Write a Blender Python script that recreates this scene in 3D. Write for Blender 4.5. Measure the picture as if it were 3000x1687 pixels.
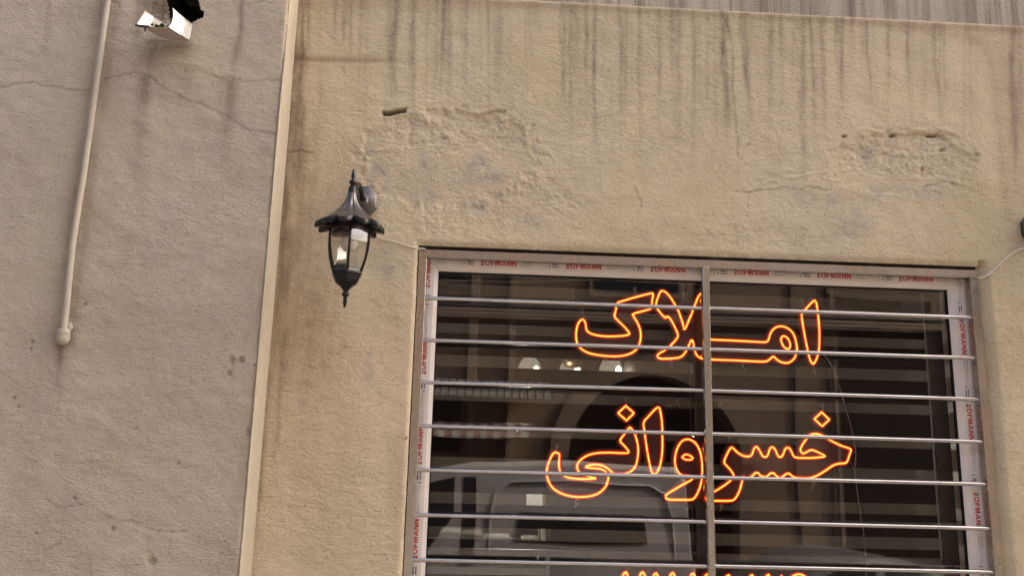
import bpy, math, random
import numpy as np
from mathutils import Vector
import mathutils.geometry as mg

for o in list(bpy.data.objects):
    bpy.data.objects.remove(o)
SC = bpy.context.scene
COL = SC.collection

# ------------------------------------------------------------------ camera
CAM = np.array([0.0, -2.6, 2.2])
F_PX, PITCH, YAW, ROLL = 2467.5, math.radians(11.598), math.radians(2.787), math.radians(1.503)
PW, PH = 3000.0, 1687.0
fw = np.array([math.sin(YAW) * math.cos(PITCH), math.cos(YAW) * math.cos(PITCH), math.sin(PITCH)])
r0 = np.array([math.cos(YAW), -math.sin(YAW), 0.0])
u0 = np.cross(r0, fw)
rt = math.cos(ROLL) * r0 + math.sin(ROLL) * u0
up = -math.sin(ROLL) * r0 + math.cos(ROLL) * u0


def U(px, py, y=0.0):
    """photo pixel -> the point of the world plane Y = y seen there"""
    d = fw + (px - PW / 2) / F_PX * rt - (py - PH / 2) / F_PX * up
    return CAM + d * ((y - CAM[1]) / d[1])


def project(P):
    d = P - CAM
    z = d @ fw
    return PW / 2 + F_PX * (d @ rt) / z, PH / 2 - F_PX * (d @ up) / z


cd = bpy.data.cameras.new('camera')
cam = bpy.data.objects.new('camera', cd)
COL.objects.link(cam)
cd.sensor_fit = 'HORIZONTAL'
cd.sensor_width = 36.0
cd.lens = 36.0 * F_PX / PW
cd.clip_start = 0.02
cd.clip_end = 500.0
from mathutils import Matrix
cam.matrix_world = Matrix(((rt[0], up[0], -fw[0], CAM[0]), (rt[1], up[1], -fw[1], CAM[1]),
                           (rt[2], up[2], -fw[2], CAM[2]), (0, 0, 0, 1)))
SC.camera = cam

# ------------------------------------------------------------------ sky, sun, exposure
SUN = Vector((0.75, 0.19, 0.63)).normalized()        # towards the sun: along the street, a little behind the wall
EL = math.asin(SUN.z)
AZ = math.atan2(SUN.x, SUN.y)
wd = bpy.data.worlds.new('World')
SC.world = wd
wd.use_nodes = True
nt = wd.node_tree
nt.nodes.clear()
sky = nt.nodes.new('ShaderNodeTexSky')
sky.sky_type = 'NISHITA'
sky.sun_disc = False
sky.sun_elevation = EL
sky.sun_rotation = AZ
sky.air_density = 0.7
sky.dust_density = 9.0
sky.ozone_density = 0.6
bg = nt.nodes.new('ShaderNodeBackground')
bg.inputs['Strength'].default_value = 0.13
wo = nt.nodes.new('ShaderNodeOutputWorld')
nt.links.new(sky.outputs[0], bg.inputs['Color'])
nt.links.new(bg.outputs[0], wo.inputs['Surface'])
sl = bpy.data.lights.new('sun', 'SUN')
sl.energy = 3.2
sl.angle = math.radians(0.5)
sl.color = (1.0, 0.90, 0.76)
sun = bpy.data.objects.new('sun', sl)
COL.objects.link(sun)
sun.rotation_euler = SUN.to_track_quat('Z', 'Y').to_euler()
sun.location = (6, 3, 12)
SC.view_settings.view_transform = 'Standard'
SC.view_settings.look = 'None'
SC.view_settings.gamma = 1.0
SC.view_settings.use_curve_mapping = False
SC.view_settings.exposure = 2.08
SC.cycles.use_denoising = True
SC.cycles.transparent_max_bounces = 16
SC.cycles.max_bounces = 10
SC.cycles.diffuse_bounces = 5

RNG = np.random.default_rng(7)
random.seed(7)

# ------------------------------------------------------------------ helpers


class MB:
    """collects shapes in world coordinates and links them as one mesh object"""

    def __init__(s):
        s.v, s.f, s.m = [], [], []

    def add(s, vs, fs, mi=0):
        b = len(s.v)
        s.v += [tuple(float(c) for c in v) for v in vs]
        s.f += [tuple(b + i for i in f) for f in fs]
        s.m += [mi] * len(fs)
        return s

    def box(s, x0, x1, y0, y1, z0, z1, mi=0):
        vs = [(x, y, z) for x in (x0, x1) for y in (y0, y1) for z in (z0, z1)]
        return s.add(vs, [(0, 1, 3, 2), (4, 6, 7, 5), (0, 4, 5, 1), (2, 3, 7, 6), (0, 2, 6, 4), (1, 5, 7, 3)], mi)

    def bbox(s, x0, x1, y0, y1, z0, z1, c=0.0008, mi=0):
        """box whose long edges along every axis are chamfered by c"""
        X, Y, Z = (x0, x1), (y0, y1), (z0, z1)
        vs, idx = [], {}
        for i in (0, 1):
            for j in (0, 1):
                for k in (0, 1):
                    sx, sy, sz = (1, -1)[i], (1, -1)[j], (1, -1)[k]
                    for a in range(3):
                        p = [X[i] + sx * c, Y[j] + sy * c, Z[k] + sz * c]
                        p[a] = (X[i], Y[j], Z[k])[a]
                        idx[i, j, k, a] = len(vs)
                        vs.append(p)
        g = lambda i, j, k, a: idx[i, j, k, a]
        fs = []
        for i in (0, 1):
            fs.append([g(i, 0, 0, 0), g(i, 0, 1, 0), g(i, 1, 1, 0), g(i, 1, 0, 0)])
            fs.append([g(0, i, 0, 1), g(0, i, 1, 1), g(1, i, 1, 1), g(1, i, 0, 1)])
            fs.append([g(0, 0, i, 2), g(0, 1, i, 2), g(1, 1, i, 2), g(1, 0, i, 2)])
            for j in (0, 1):
                fs.append([g(i, j, 0, 0), g(i, j, 1, 0), g(i, j, 1, 1), g(i, j, 0, 1)])
                fs.append([g(i, 0, j, 0), g(i, 1, j, 0), g(i, 1, j, 2), g(i, 0, j, 2)])
                fs.append([g(0, i, j, 1), g(1, i, j, 1), g(1, i, j, 2), g(0, i, j, 2)])
                for k in (0, 1):
                    fs.append([g(i, j, k, 0), g(i, j, k, 1), g(i, j, k, 2)])
        return s.add(vs, fs, mi)

    def tube(s, pts, r, n=10, flat=None, closed=False, mi=0, caps=True):
        P = [Vector(p) for p in pts]
        N = len(P)
        R = r if hasattr(r, '__len__') else [r] * N
        vs, fs = [], []
        ref = Vector((0, 1, 0)) if flat is not None else None
        prev = None
        for i in range(N):
            a = P[(i - 1) % N] if (closed or i) else P[0]
            b = P[(i + 1) % N] if (closed or i < N - 1) else P[-1]
            t = (b - a)
            t = t.normalized() if t.length > 1e-9 else Vector((0, 0, 1))
            if flat is not None:
                e2 = Vector((0, 1, 0))
                e1 = t.cross(e2)
                e1 = e1.normalized() if e1.length > 1e-6 else Vector((1, 0, 0))
                k = flat
            else:
                if prev is None:
                    q = Vector((0, 0, 1)) if abs(t.z) < 0.9 else Vector((1, 0, 0))
                    e1 = t.cross(q).normalized()
                else:
                    e1 = (prev - t * prev.dot(t)).normalized()
                e2 = t.cross(e1)
                prev = e1
                k = 1.0
            for j in range(n):
                an = 2 * math.pi * j / n
                vs.append(P[i] + e1 * (R[i] * math.cos(an)) + e2 * (R[i] * k * math.sin(an)))
        for i in range(N if closed else N - 1):
            for j in range(n):
                a, b = i * n + j, i * n + (j + 1) % n
                c, d = ((i + 1) % N) * n + (j + 1) % n, ((i + 1) % N) * n + j
                fs.append((a, b, c, d))
        if not closed and caps:
            fs.append(tuple(range(n - 1, -1, -1)))
            fs.append(tuple((N - 1) * n + j for j in range(n)))
        return s.add(vs, fs, mi)

    def lathe(s, prof, c, n=16, mod=None, mi=0, phase=0.0):
        """profile of (radius, z) about a vertical axis at c"""
        vs, fs = [], []
        for q, (r, z) in enumerate(prof):
            for j in range(n):
                a = 2 * math.pi * j / n + phase
                rr, zz = (r, z) if mod is None else mod(q, r, z, a)
                vs.append((c[0] + rr * math.cos(a), c[1] + rr * math.sin(a), c[2] + zz))
        for q in range(len(prof) - 1):
            for j in range(n):
                fs.append((q * n + j, q * n + (j + 1) % n, (q + 1) * n + (j + 1) % n, (q + 1) * n + j))
        return s.add(vs, fs, mi)

    def prism(s, poly, y0, y1, mi=0, axis=1):
        """closed polygon in (x, z) run from y0 to y1"""
        n = len(poly)
        pv = [Vector((p[0], p[1], 0)) for p in poly]
        tris = mg.tessellate_polygon([pv])
        vs = [(p[0], y0, p[1]) for p in poly] + [(p[0], y1, p[1]) for p in poly]
        fs = [tuple(t) for t in tris] + [tuple(i + n for i in reversed(t)) for t in tris]
        fs += [(i, (i + 1) % n, n + (i + 1) % n, n + i) for i in range(n)]
        return s.add(vs, fs, mi)

    def build(s, name, mats, parent=None, smooth=False, kind=None, auto=None):
        L = np.zeros(3)
        if parent is not None:
            q = parent
            while q is not None:
                L = L + np.array(q.location)
                q = q.parent
        me = bpy.data.meshes.new(name)
        me.from_pydata([tuple(np.array(v) - L) for v in s.v], [], s.f)
        for m in (mats if isinstance(mats, (list, tuple)) else [mats]):
            me.materials.append(m)
        if any(s.m):
            me.polygons.foreach_set('material_index', s.m)
        if smooth:
            me.polygons.foreach_set('use_smooth', [True] * len(me.polygons))
            if auto:
                me.set_sharp_from_angle(angle=math.radians(auto))
        me.validate()
        me.update()
        o = bpy.data.objects.new(name, me)
        COL.objects.link(o)
        if parent is not None:
            o.parent = parent
        if kind:
            o['kind'] = kind
        return o


def thing(name, label, cat, loc=(0, 0, 0), group=None):
    o = bpy.data.objects.new(name, None)
    o.empty_display_size = 0.1
    COL.objects.link(o)
    o.location = tuple(float(c) for c in loc)
    o['label'] = label
    o['category'] = cat
    if group:
        o['group'] = group
    return o


def tag(o, label, cat, group=None):
    o['label'] = label
    o['category'] = cat
    if group:
        o['group'] = group
    return o


def copy_tree(o, delta=None, parent=None):
    c = o.copy()
    COL.objects.link(c)
    if parent is not None:
        c.parent = parent
    if delta is not None:
        c.location = Vector(o.location) + Vector(delta)
    for ch in list(o.children):
        copy_tree(ch, None, c)
    return c


def chaikin(p, n=2, closed=True):
    p = np.array(p, float)
    for _ in range(n):
        q = np.roll(p, -1, 0)
        if closed:
            p = np.stack([0.75 * p + 0.25 * q, 0.25 * p + 0.75 * q], 1).reshape(-1, 2)
        else:
            a = np.stack([0.75 * p[:-1] + 0.25 * p[1:], 0.25 * p[:-1] + 0.75 * p[1:]], 1).reshape(-1, 2)
            p = np.vstack([p[:1], a, p[-1:]])
    return p


def smooth3(pts, n=2):
    p = np.array(pts, float)
    for _ in range(n):
        a = np.stack([0.75 * p[:-1] + 0.25 * p[1:], 0.25 * p[:-1] + 0.75 * p[1:]], 1).reshape(-1, 3)
        p = np.vstack([p[:1], a, p[-1:]])
    return [tuple(q) for q in p]


# ------------------------------------------------------------------ materials
class NT:
    def __init__(s, name):
        s.m = bpy.data.materials.new(name)
        s.m.use_nodes = True
        s.t = s.m.node_tree
        s.t.nodes.clear()
        s.out = s.n('ShaderNodeOutputMaterial')

    def n(s, typ, **kw):
        x = s.t.nodes.new(typ)
        for k, v in kw.items():
            setattr(x, k, v)
        return x

    def l(s, a, b):
        s.t.links.new(a, b)

    def put(s, sock, v):
        if hasattr(v, 'is_output') or isinstance(v, bpy.types.NodeSocket):
            s.l(v, sock)
        else:
            sock.default_value = v

    def coords(s, scale=(1, 1, 1), kind='Object', loc=(0, 0, 0), rot=(0, 0, 0)):
        tc = s.n('ShaderNodeNewGeometry') if kind == 'World' else s.n('ShaderNodeTexCoord')
        mp = s.n('ShaderNodeMapping')
        mp.inputs['Scale'].default_value = scale
        mp.inputs['Location'].default_value = loc
        mp.inputs['Rotation'].default_value = rot
        s.l(tc.outputs['Position' if kind == 'World' else kind], mp.inputs['Vector'])
        return mp.outputs[0]

    def noise(s, vec, scale, detail=4.0, rough=0.55, dist=0.0):
        x = s.n('ShaderNodeTexNoise')
        s.l(vec, x.inputs['Vector'])
        x.inputs['Scale'].default_value = scale
        x.inputs['Detail'].default_value = detail
        x.inputs['Roughness'].default_value = rough
        x.inputs['Distortion'].default_value = dist
        return x.outputs['Fac']

    def ramp(s, fac, a, b, lo=0.0, hi=1.0):
        x = s.n('ShaderNodeMapRange')
        x.clamp = True
        s.l(fac, x.inputs[0])
        x.inputs[1].default_value = a
        x.inputs[2].default_value = b
        x.inputs[3].default_value = lo
        x.inputs[4].default_value = hi
        return x.outputs[0]

    def math(s, op, a, b=None):
        x = s.n('ShaderNodeMath', operation=op)
        s.put(x.inputs[0], a)
        if b is not None:
            s.put(x.inputs[1], b)
        return x.outputs[0]

    def mix(s, fac, a, b, mode='MIX'):
        x = s.n('ShaderNodeMix', data_type='RGBA', blend_type=mode)
        s.put(x.inputs[0], fac)
        s.put(x.inputs[6], a if not isinstance(a, tuple) else (*a, 1)[:4])
        s.put(x.inputs[7], b if not isinstance(b, tuple) else (*b, 1)[:4])
        return x.outputs[2]

    def bump(s, h, dist, strength=1.0, prev=None):
        x = s.n('ShaderNodeBump')
        x.inputs['Strength'].default_value = strength
        x.inputs['Distance'].default_value = dist
        s.l(h, x.inputs['Height'])
        if prev is not None:
            s.l(prev, x.inputs['Normal'])
        return x.outputs[0]

    def principled(s, col, rough=0.6, metal=0.0, normal=None, spec=0.5, **kw):
        x = s.n('ShaderNodeBsdfPrincipled')
        s.put(x.inputs['Base Color'], (*col, 1) if isinstance(col, tuple) and len(col) == 3 else col)
        s.put(x.inputs['Roughness'], rough)
        s.put(x.inputs['Metallic'], metal)
        s.put(x.inputs['Specular IOR Level'], spec)
        if normal is not None:
            s.l(normal, x.inputs['Normal'])
        for k, v in kw.items():
            s.put(x.inputs[k], v)
        s.l(x.outputs[0], s.out.inputs['Surface'])
        return x


def simple(name, col, rough=0.5, metal=0.0, var=0.12, scale=30.0, bump=0.0, spec=0.5, rvar=0.0):
    t = NT(name)
    v = t.coords(kind='World')
    nz = t.noise(v, scale, 5)
    dark = tuple(c * (1 - var) for c in col)
    lite = tuple(min(1, c * (1 + var)) for c in col)
    c = t.mix(t.ramp(nz, 0.3, 0.7), dark, lite)
    r = rough if not rvar else t.ramp(nz, 0.3, 0.7, max(0.02, rough - rvar), min(1, rough + rvar))
    nm = t.bump(t.noise(v, scale * 4, 3), bump) if bump else None
    t.principled(c, r, metal, nm, spec)
    return t.m


def wall_material(name, c1, c2, streak_c, brown_c, grey_c, fine, bumpd, stretch, tone_scale=1.1):
    t = NT(name)
    v = t.coords(kind='World')
    at = t.n('ShaderNodeAttribute', attribute_name='wear_shade')
    sp = t.n('ShaderNodeSeparateColor')
    t.l(at.outputs['Color'], sp.inputs[0])
    R, G, B, A = sp.outputs[0], sp.outputs[1], sp.outputs[2], at.outputs['Alpha']
    c = t.mix(t.ramp(t.noise(v, tone_scale, 6, 0.6), 0.32, 0.68), c1, c2)
    c = t.mix(t.ramp(t.noise(v, 7, 6, 0.7), 0.42, 0.72, 0.0, 0.5), c, tuple(q * 0.80 for q in c1))
    c = t.mix(t.ramp(t.noise(t.coords(kind='World', loc=(6, 6, 1)), 16, 5, 0.7), 0.52, 0.75, 0.0, 0.45), c, tuple(min(1, q * 1.10) for q in c2))
    # speckle of the coarse render
    sv = t.coords((1.0, 1.0, stretch), 'World')
    speck = t.noise(sv, 105, 4, 0.65)
    c = t.mix(t.ramp(t.noise(t.coords(kind='World', loc=(3, 1, 7)), 0.9, 4, 0.6), 0.38, 0.66, 0.0, 0.55), c, tuple(q * f for q, f in zip(c2, (1.02, 0.95, 0.90))))
    c = t.mix(t.ramp(t.noise(t.coords(kind='World', loc=(9, 4, 2)), 2.2, 5, 0.65), 0.5, 0.72, 0.0, 0.5), c, tuple(q * f for q, f in zip(c1, (0.97, 0.98, 0.86))))
    c = t.mix(t.ramp(speck, 0.57, 0.70, 0.0, 0.7), c, tuple(q * 0.5 for q in c1))
    c = t.mix(t.ramp(speck, 0.42, 0.26, 0.0, 0.35), c, tuple(min(1, q * 1.25) for q in c2))
    brk = t.noise(t.coords((1, 1, 0.22), 'World'), 75, 5, 0.7)
    brk2 = t.noise(v, 210, 3, 0.6)
    # browns, greys, run-off
    c = t.mix(t.math('MULTIPLY', G, t.ramp(brk, 0.25, 0.7, 0.55, 1.0)), c, brown_c)
    gm = t.math('MULTIPLY', B, t.ramp(t.noise(v, 24, 6, 0.72), 0.36, 0.58, 0.0, 1.0))
    c = t.mix(gm, c, grey_c)
    rk = t.math('MULTIPLY', R, t.ramp(t.math('ADD', t.math('MULTIPLY', brk, 0.6), t.math('MULTIPLY', brk2, 0.4)), 0.33, 0.62, 0.15, 1.15))
    c = t.mix(t.math('MINIMUM', rk, 0.92), c, streak_c)
    c = t.mix(t.math('MINIMUM', t.math('MULTIPLY', A, t.ramp(brk2, 0.3, 0.6, 0.6, 1.0)), 0.97), c, tuple(q * 0.35 for q in streak_c))  # cracks, plus the shade painted into the slots
    # relief
    n1 = t.noise(sv, fine, 4, 0.62, 0.3)
    n2 = t.noise(t.coords((1, 1, stretch * 1.2), 'World', rot=(0, 0.25, 0)), fine * 0.34, 4, 0.6, 0.5)
    h = t.math('ADD', n1, t.math('MULTIPLY', n2, 0.75))
    h = t.math('MULTIPLY', h, t.ramp(t.noise(t.coords(kind='World', loc=(2, 8, 5)), 3.2, 4, 0.6), 0.32, 0.7, 0.35, 1.25))
    tr = t.noise(t.coords((1, 1, 1.9), 'World', loc=(4, 2, 9), rot=(0, .35, 0)), 17, 6, 0.62, 1.4)
    nm = t.bump(t.math('MULTIPLY', tr, t.ramp(t.noise(t.coords(kind='World', loc=(7, 3, 3)), 1.7, 3, 0.6), 0.35, 0.65, 0.15, 1.0)), 0.0075 if fine > 115 else 0.0045)
    nm = t.bump(h, bumpd, 1.0, nm)
    t.principled(c, 0.93, 0, nm, 0.15)
    return t.m


M = {}
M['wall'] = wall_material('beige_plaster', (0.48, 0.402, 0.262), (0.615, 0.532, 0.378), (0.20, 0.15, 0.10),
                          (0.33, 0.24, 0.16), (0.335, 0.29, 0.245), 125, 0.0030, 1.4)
M['left_wall'] = wall_material('grey_pink_render', (0.435, 0.374, 0.289), (0.495, 0.432, 0.338), (0.15, 0.115, 0.08),
                               (0.25, 0.185, 0.14), (0.27, 0.235, 0.20), 105, 0.0040, 1.7)


def concrete_band():
    t = NT('streaked_concrete')
    v = t.coords((1, 1, 0.02), 'World')
    c = t.mix(t.ramp(t.noise(v, 30, 6, 0.75), 0.47, 0.66), (0.48, 0.425, 0.335), (0.17, 0.14, 0.105))
    c = t.mix(t.ramp(t.noise(t.coords((1, 1, 0.03), 'World', loc=(5, 0, 0)), 9, 4, 0.6), 0.45, 0.7, 0, 0.6), c, (0.20, 0.175, 0.15))
    f = t.noise(t.coords(kind='World'), 160, 4)
    c = t.mix(t.ramp(f, 0.5, 0.75, 0, 0.4), c, (0.17, 0.15, 0.13))
    t.principled(c, 0.95, 0, t.bump(f, 0.004), 0.1)
    return t.m


M['band'] = concrete_band()


def trim_strip():
    t = NT('pale_cement_strip')
    v = t.coords((1, 6, 0.06), 'World')
    n = t.noise(v, 45, 4, 0.6)
    c = t.mix(t.ramp(n, 0.35, 0.7), (0.42, 0.37, 0.285), (0.345, 0.30, 0.225))
    f = t.noise(t.coords(kind='World'), 130, 4)
    c = t.mix(t.ramp(f, 0.58, 0.75, 0, 0.5), c, (0.28, 0.23, 0.18))
    t.principled(c, 0.9, 0, t.bump(t.math('ADD', n, f), 0.003), 0.2)
    return t.m


M['strip'] = trim_strip()


def steel(name, base, rough, smear=0.05):
    t = NT(name)
    v = t.coords(kind='World')
    n = t.noise(v, 14, 5, 0.65)
    f = t.noise(v, 90, 4, 0.7)
    c = t.mix(t.ramp(n, 0.35, 0.7), base, tuple(q * 0.8 for q in base))
    c = t.mix(t.ramp(f, 0.6, 0.78, 0, smear), c, (0.25, 0.2, 0.15))
    r = t.ramp(n, 0.3, 0.75, rough, rough + 0.14)
    t.principled(c, r, 1.0, t.bump(t.noise(v, 9, 2), 0.003))
    return t.m


M['steel'] = steel('tarnished_stainless', (0.46, 0.425, 0.365), 0.22)
M['bar'] = steel('polished_stainless', (0.60, 0.55, 0.50), 0.11, 0.12)
M['upvc'] = simple('white_plastic_profile', (0.72, 0.66, 0.60), 0.32, 0, 0.05, 8)
M['film'] = simple('protective_film', (0.74, 0.68, 0.62), 0.25, 0, 0.09, 25)
M['gasket_and_cap'] = simple('black_gasket_and_cap', (0.015, 0.015, 0.016), 0.95, 0, 0.1, 30, 0, 0.05)
M['print_red'] = simple('red_print', (0.50, 0.028, 0.03), 0.5, 0, 0.1)
M['print_blue'] = simple('navy_print', (0.025, 0.025, 0.07), 0.5)
M['print_grey'] = simple('grey_print', (0.24, 0.22, 0.27), 0.6)
M['mullion'] = simple('dark_bronze_mullion', (0.035, 0.022, 0.02), 0.16, 0, 0.1)
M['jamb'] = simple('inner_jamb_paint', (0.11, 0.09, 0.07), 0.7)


def glass(name, ior=1.5, tint=(1, 1, 1), rough=0.0):
    t = NT(name)
    fr = t.n('ShaderNodeFresnel')
    fr.inputs['IOR'].default_value = ior
    tr = t.n('ShaderNodeBsdfTransparent')
    tr.inputs['Color'].default_value = (*tint, 1)
    gl = t.n('ShaderNodeBsdfGlossy')
    gl.inputs['Roughness'].default_value = rough
    v = t.coords(kind='World')
    t.l(t.bump(t.noise(v, 2.2, 1), 0.0012), gl.inputs['Normal'])
    mx = t.n('ShaderNodeMixShader')
    t.l(fr.outputs[0], mx.inputs[0])
    t.l(tr.outputs[0], mx.inputs[1])
    t.l(gl.outputs[0], mx.inputs[2])
    t.l(mx.outputs[0], t.out.inputs['Surface'])
    return t.m


M['glass'] = glass('window_glass', 1.52, (0.93, 0.94, 0.93))
M['lamp_glass'] = glass('lantern_glass', 1.55, (0.95, 0.95, 0.94))


def sheer():
    t = NT('sheer_fabric')
    v = t.coords(kind='World')
    w = t.noise(t.coords((60, 60, 4), 'World'), 6, 2)
    df = t.n('ShaderNodeBsdfDiffuse')
    t.l(t.mix(w, (0.27, 0.24, 0.20), (0.34, 0.31, 0.26)), df.inputs['Color'])
    tr = t.n('ShaderNodeBsdfTransparent')
    mx = t.n('ShaderNodeMixShader')
    mx.inputs[0].default_value = 0.42
    t.l(tr.outputs[0], mx.inputs[1])
    t.l(df.outputs[0], mx.inputs[2])
    t.l(mx.outputs[0], t.out.inputs['Surface'])
    return t.m


M['sheer'] = sheer()
M['opaque'] = simple('dark_blind_fabric', (0.022, 0.016, 0.014), 0.9, 0, 0.15, 200, 0, 0.05)
M['rail'] = simple('blind_rail_paint', (0.22, 0.18, 0.15), 0.5)


def emit(name, col, st):
    t = NT(name)
    e = t.n('ShaderNodeEmission')
    e.inputs['Color'].default_value = (*col, 1)
    e.inputs['Strength'].default_value = st
    t.l(e.outputs[0], t.out.inputs['Surface'])
    return t.m


M['led'] = emit('led_core', (1.0, 0.40, 0.045), 1.2)
M['led_halo'] = emit('led_halo', (1.0, 0.012, 0.009), 0.30)  # glowing ring that stands in for the red halo round each lamp
M['acrylic'] = simple('glow_tinted_acrylic', (0.085, 0.010, 0.010), 0.28, 0, 0.1, 40)  # black backing tinted red to carry the glow of the lamps
M['clear'] = simple('milky_plastic_clip', (0.42, 0.34, 0.31), 0.35)
M['black_metal'] = simple('black_powder_coat', (0.009, 0.0075, 0.007), 0.38, 0, 0.3, 60, 0.0005, 0.3)
M['roof_metal'] = simple('grey_metallic_paint', (0.105, 0.096, 0.092), 0.36, 0.8, 0.25, 40, 0.0004)  # metallic grey, lighter than the black coat of the other parts
M['bulb'] = simple('frosted_bulb', (0.72, 0.66, 0.58), 0.3)
M['cable'] = simple('cream_cable', (0.62, 0.54, 0.45), 0.5)
M['grey_cable'] = simple('grey_cable', (0.20, 0.18, 0.16), 0.5)
M['pale_wire'] = simple('pale_blue_wire', (0.22, 0.24, 0.27), 0.45)
M['pipe'] = simple('painted_pipe', (0.47, 0.41, 0.36), 0.55, 0, 0.08, 20, 0.0006)


def rusty_pipe():
    t = NT('painted_pipe_with_rust_specks')
    v = t.coords(kind='World')
    c = t.mix(t.ramp(t.noise(v, 14, 4), 0.3, 0.7), (0.36, 0.315, 0.25), (0.42, 0.37, 0.295))
    c = t.mix(t.ramp(t.noise(v, 55, 3, 0.6), 0.66, 0.72, 0, 0.7), c, (0.24, 0.13, 0.07))
    t.principled(c, 0.6, 0, t.bump(t.noise(v, 60, 3), 0.0008), 0.3)
    return t.m


M['pipe'] = rusty_pipe()
M['tin'] = simple('white_painted_tin', (0.46, 0.445, 0.41), 0.45, 0, 0.05, 25, 0.0006)
M['tin_under'] = simple('dirty_tin', (0.44, 0.37, 0.32), 0.7, 0, 0.2, 30, 0.001)
M['rust'] = simple('rusted_edge', (0.05, 0.04, 0.045), 0.7, 0, 0.3)
M['moss'] = simple('moss', (0.035, 0.06, 0.018), 0.95, 0, 0.5, 90, 0.004)
M['cavity'] = simple('dark_rubble', (0.035, 0.028, 0.024), 1.0, 0, 0.4, 30, 0.02)  # near-black tone all over the lining of the hole

# ------------------------------------------------------------------ noise fields on points


def vnoise(x, y, seed, octs=4, gain=0.5):
    out = np.zeros_like(x)
    amp, tot = 1.0, 0.0
    for o in range(octs):
        g = np.random.default_rng(seed * 31 + o).random((256, 256))
        fx, fy = x * 2 ** o + 17.3 * o, y * 2 ** o + 5.7 * o
        ix, iy = np.floor(fx).astype(int), np.floor(fy).astype(int)
        tx, ty = fx - ix, fy - iy
        tx, ty = tx * tx * (3 - 2 * tx), ty * ty * (3 - 2 * ty)
        a, b = g[ix & 255, iy & 255], g[(ix + 1) & 255, iy & 255]
        c, d = g[ix & 255, (iy + 1) & 255], g[(ix + 1) & 255, (iy + 1) & 255]
        out += amp * ((a * (1 - tx) + b * tx) * (1 - ty) + (c * (1 - tx) + d * tx) * ty)
        tot += amp
        amp *= gain
    return out / tot


def sstep(a, b, x):
    t = np.clip((x - a) / (b - a), 0, 1)
    return t * t * (3 - 2 * t)


def streak(px, py, pts, w, s, top=25.0, tail=0.45):
    ys, xs = np.array([p[1] for p in pts], float), np.array([p[0] for p in pts], float)
    k = (py > ys[0] - top) & (py < ys[-1])
    out = np.zeros_like(px)
    if not k.any():
        return out
    x, y = px[k], py[k]
    xc = np.interp(y, ys, xs) + 5 * (vnoise(y / 60.0, y * 0 + xs[0], 3, 2) - 0.5)
    L = ys[-1] - ys[0]
    f = sstep(ys[0] - top, ys[0] + 1, y) * (1 - sstep(ys[-1] - tail * L, ys[-1], y))
    ww = w * (0.8 + 0.5 * vnoise(y / 45.0, y * 0 + xs[0] * 1.7, 4, 2))
    out[k] = s * f * np.exp(-((x - xc) / ww) ** 2) * (0.55 + 0.9 * vnoise(y / 35.0, x / 20.0, 5, 3))
    return out


def polydist(px, py, pts, reach):
    d = np.full_like(px, 1e6)
    for (x0, y0), (x1, y1) in zip(pts[:-1], pts[1:]):
        k = (px > min(x0, x1) - reach) & (px < max(x0, x1) + reach) & (py > min(y0, y1) - reach) & (py < max(y0, y1) + reach)
        if not k.any():
            continue
        ax, ay = px[k] - x0, py[k] - y0
        bx, by = x1 - x0, y1 - y0
        t = np.clip((ax * bx + ay * by) / (bx * bx + by * by + 1e-9), 0, 1)
        d[k] = np.minimum(d[k], np.hypot(ax - t * bx, ay - t * by))
    return d


def blob(px, py, cx, cy, rx, ry, soft=0.5):
    r = np.hypot((px - cx) / rx, (py - cy) / ry) + 0.5 * (vnoise(px / 22.0, py / 22.0, 11, 4) - 0.5)
    return 1 - sstep(1 - soft, 1.0, r)


def inside(px, py, poly):
    k = np.zeros(px.shape, bool)
    n = len(poly)
    for i in range(n):
        x0, y0 = poly[i]
        x1, y1 = poly[(i + 1) % n]
        c = (y0 > py) != (y1 > py)
        with np.errstate(divide='ignore', invalid='ignore'):
            k ^= c & (px < (x1 - x0) * (py - y0) / (y1 - y0 + 1e-12) + x0)
    return k


def grid_wall(name, xs, zs, yfun, drop, mat, parent):
    X, Z = np.meshgrid(xs, zs, indexing='ij')
    nx, nz = X.shape
    x, z = X.ravel(), Z.ravel()
    px, py = project(np.stack([x, np.full_like(x, yfun[0]), z], 1))
    y, wear_shade = yfun[1](x, z, px, py)
    i, j = np.meshgrid(np.arange(nx - 1), np.arange(nz - 1), indexing='ij')
    a = (i * nz + j).ravel()
    q = np.stack([a, a + nz, a + nz + 1, a + 1], 1)
    cx, cz = x[q].mean(1), z[q].mean(1)
    keep = ~drop(cx, cz, px[q].mean(1), py[q].mean(1))
    q = q[keep]
    used = np.unique(q)
    mp = np.full(nx * nz, -1)
    mp[used] = np.arange(len(used))
    q = mp[q]
    V = np.stack([x, y, z], 1)[used] - np.array(parent.location)
    me = bpy.data.meshes.new(name)
    me.vertices.add(len(V))
    me.vertices.foreach_set('co', V.ravel())
    me.loops.add(q.size)
    me.loops.foreach_set('vertex_index', q.ravel().astype(np.int32))
    me.polygons.add(len(q))
    me.polygons.foreach_set('loop_start', np.arange(0, q.size, 4, dtype=np.int32))
    me.polygons.foreach_set('use_smooth', np.ones(len(q), bool))
    me.update(calc_edges=True)
    at = me.attributes.new('wear_shade', 'FLOAT_COLOR', 'POINT')
    at.data.foreach_set('color', wear_shade[used].astype(np.float32).ravel())
    me.materials.append(mat)
    me.validate()
    o = bpy.data.objects.new(name, me)
    COL.objects.link(o)
    o.parent = parent
    return o


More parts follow.
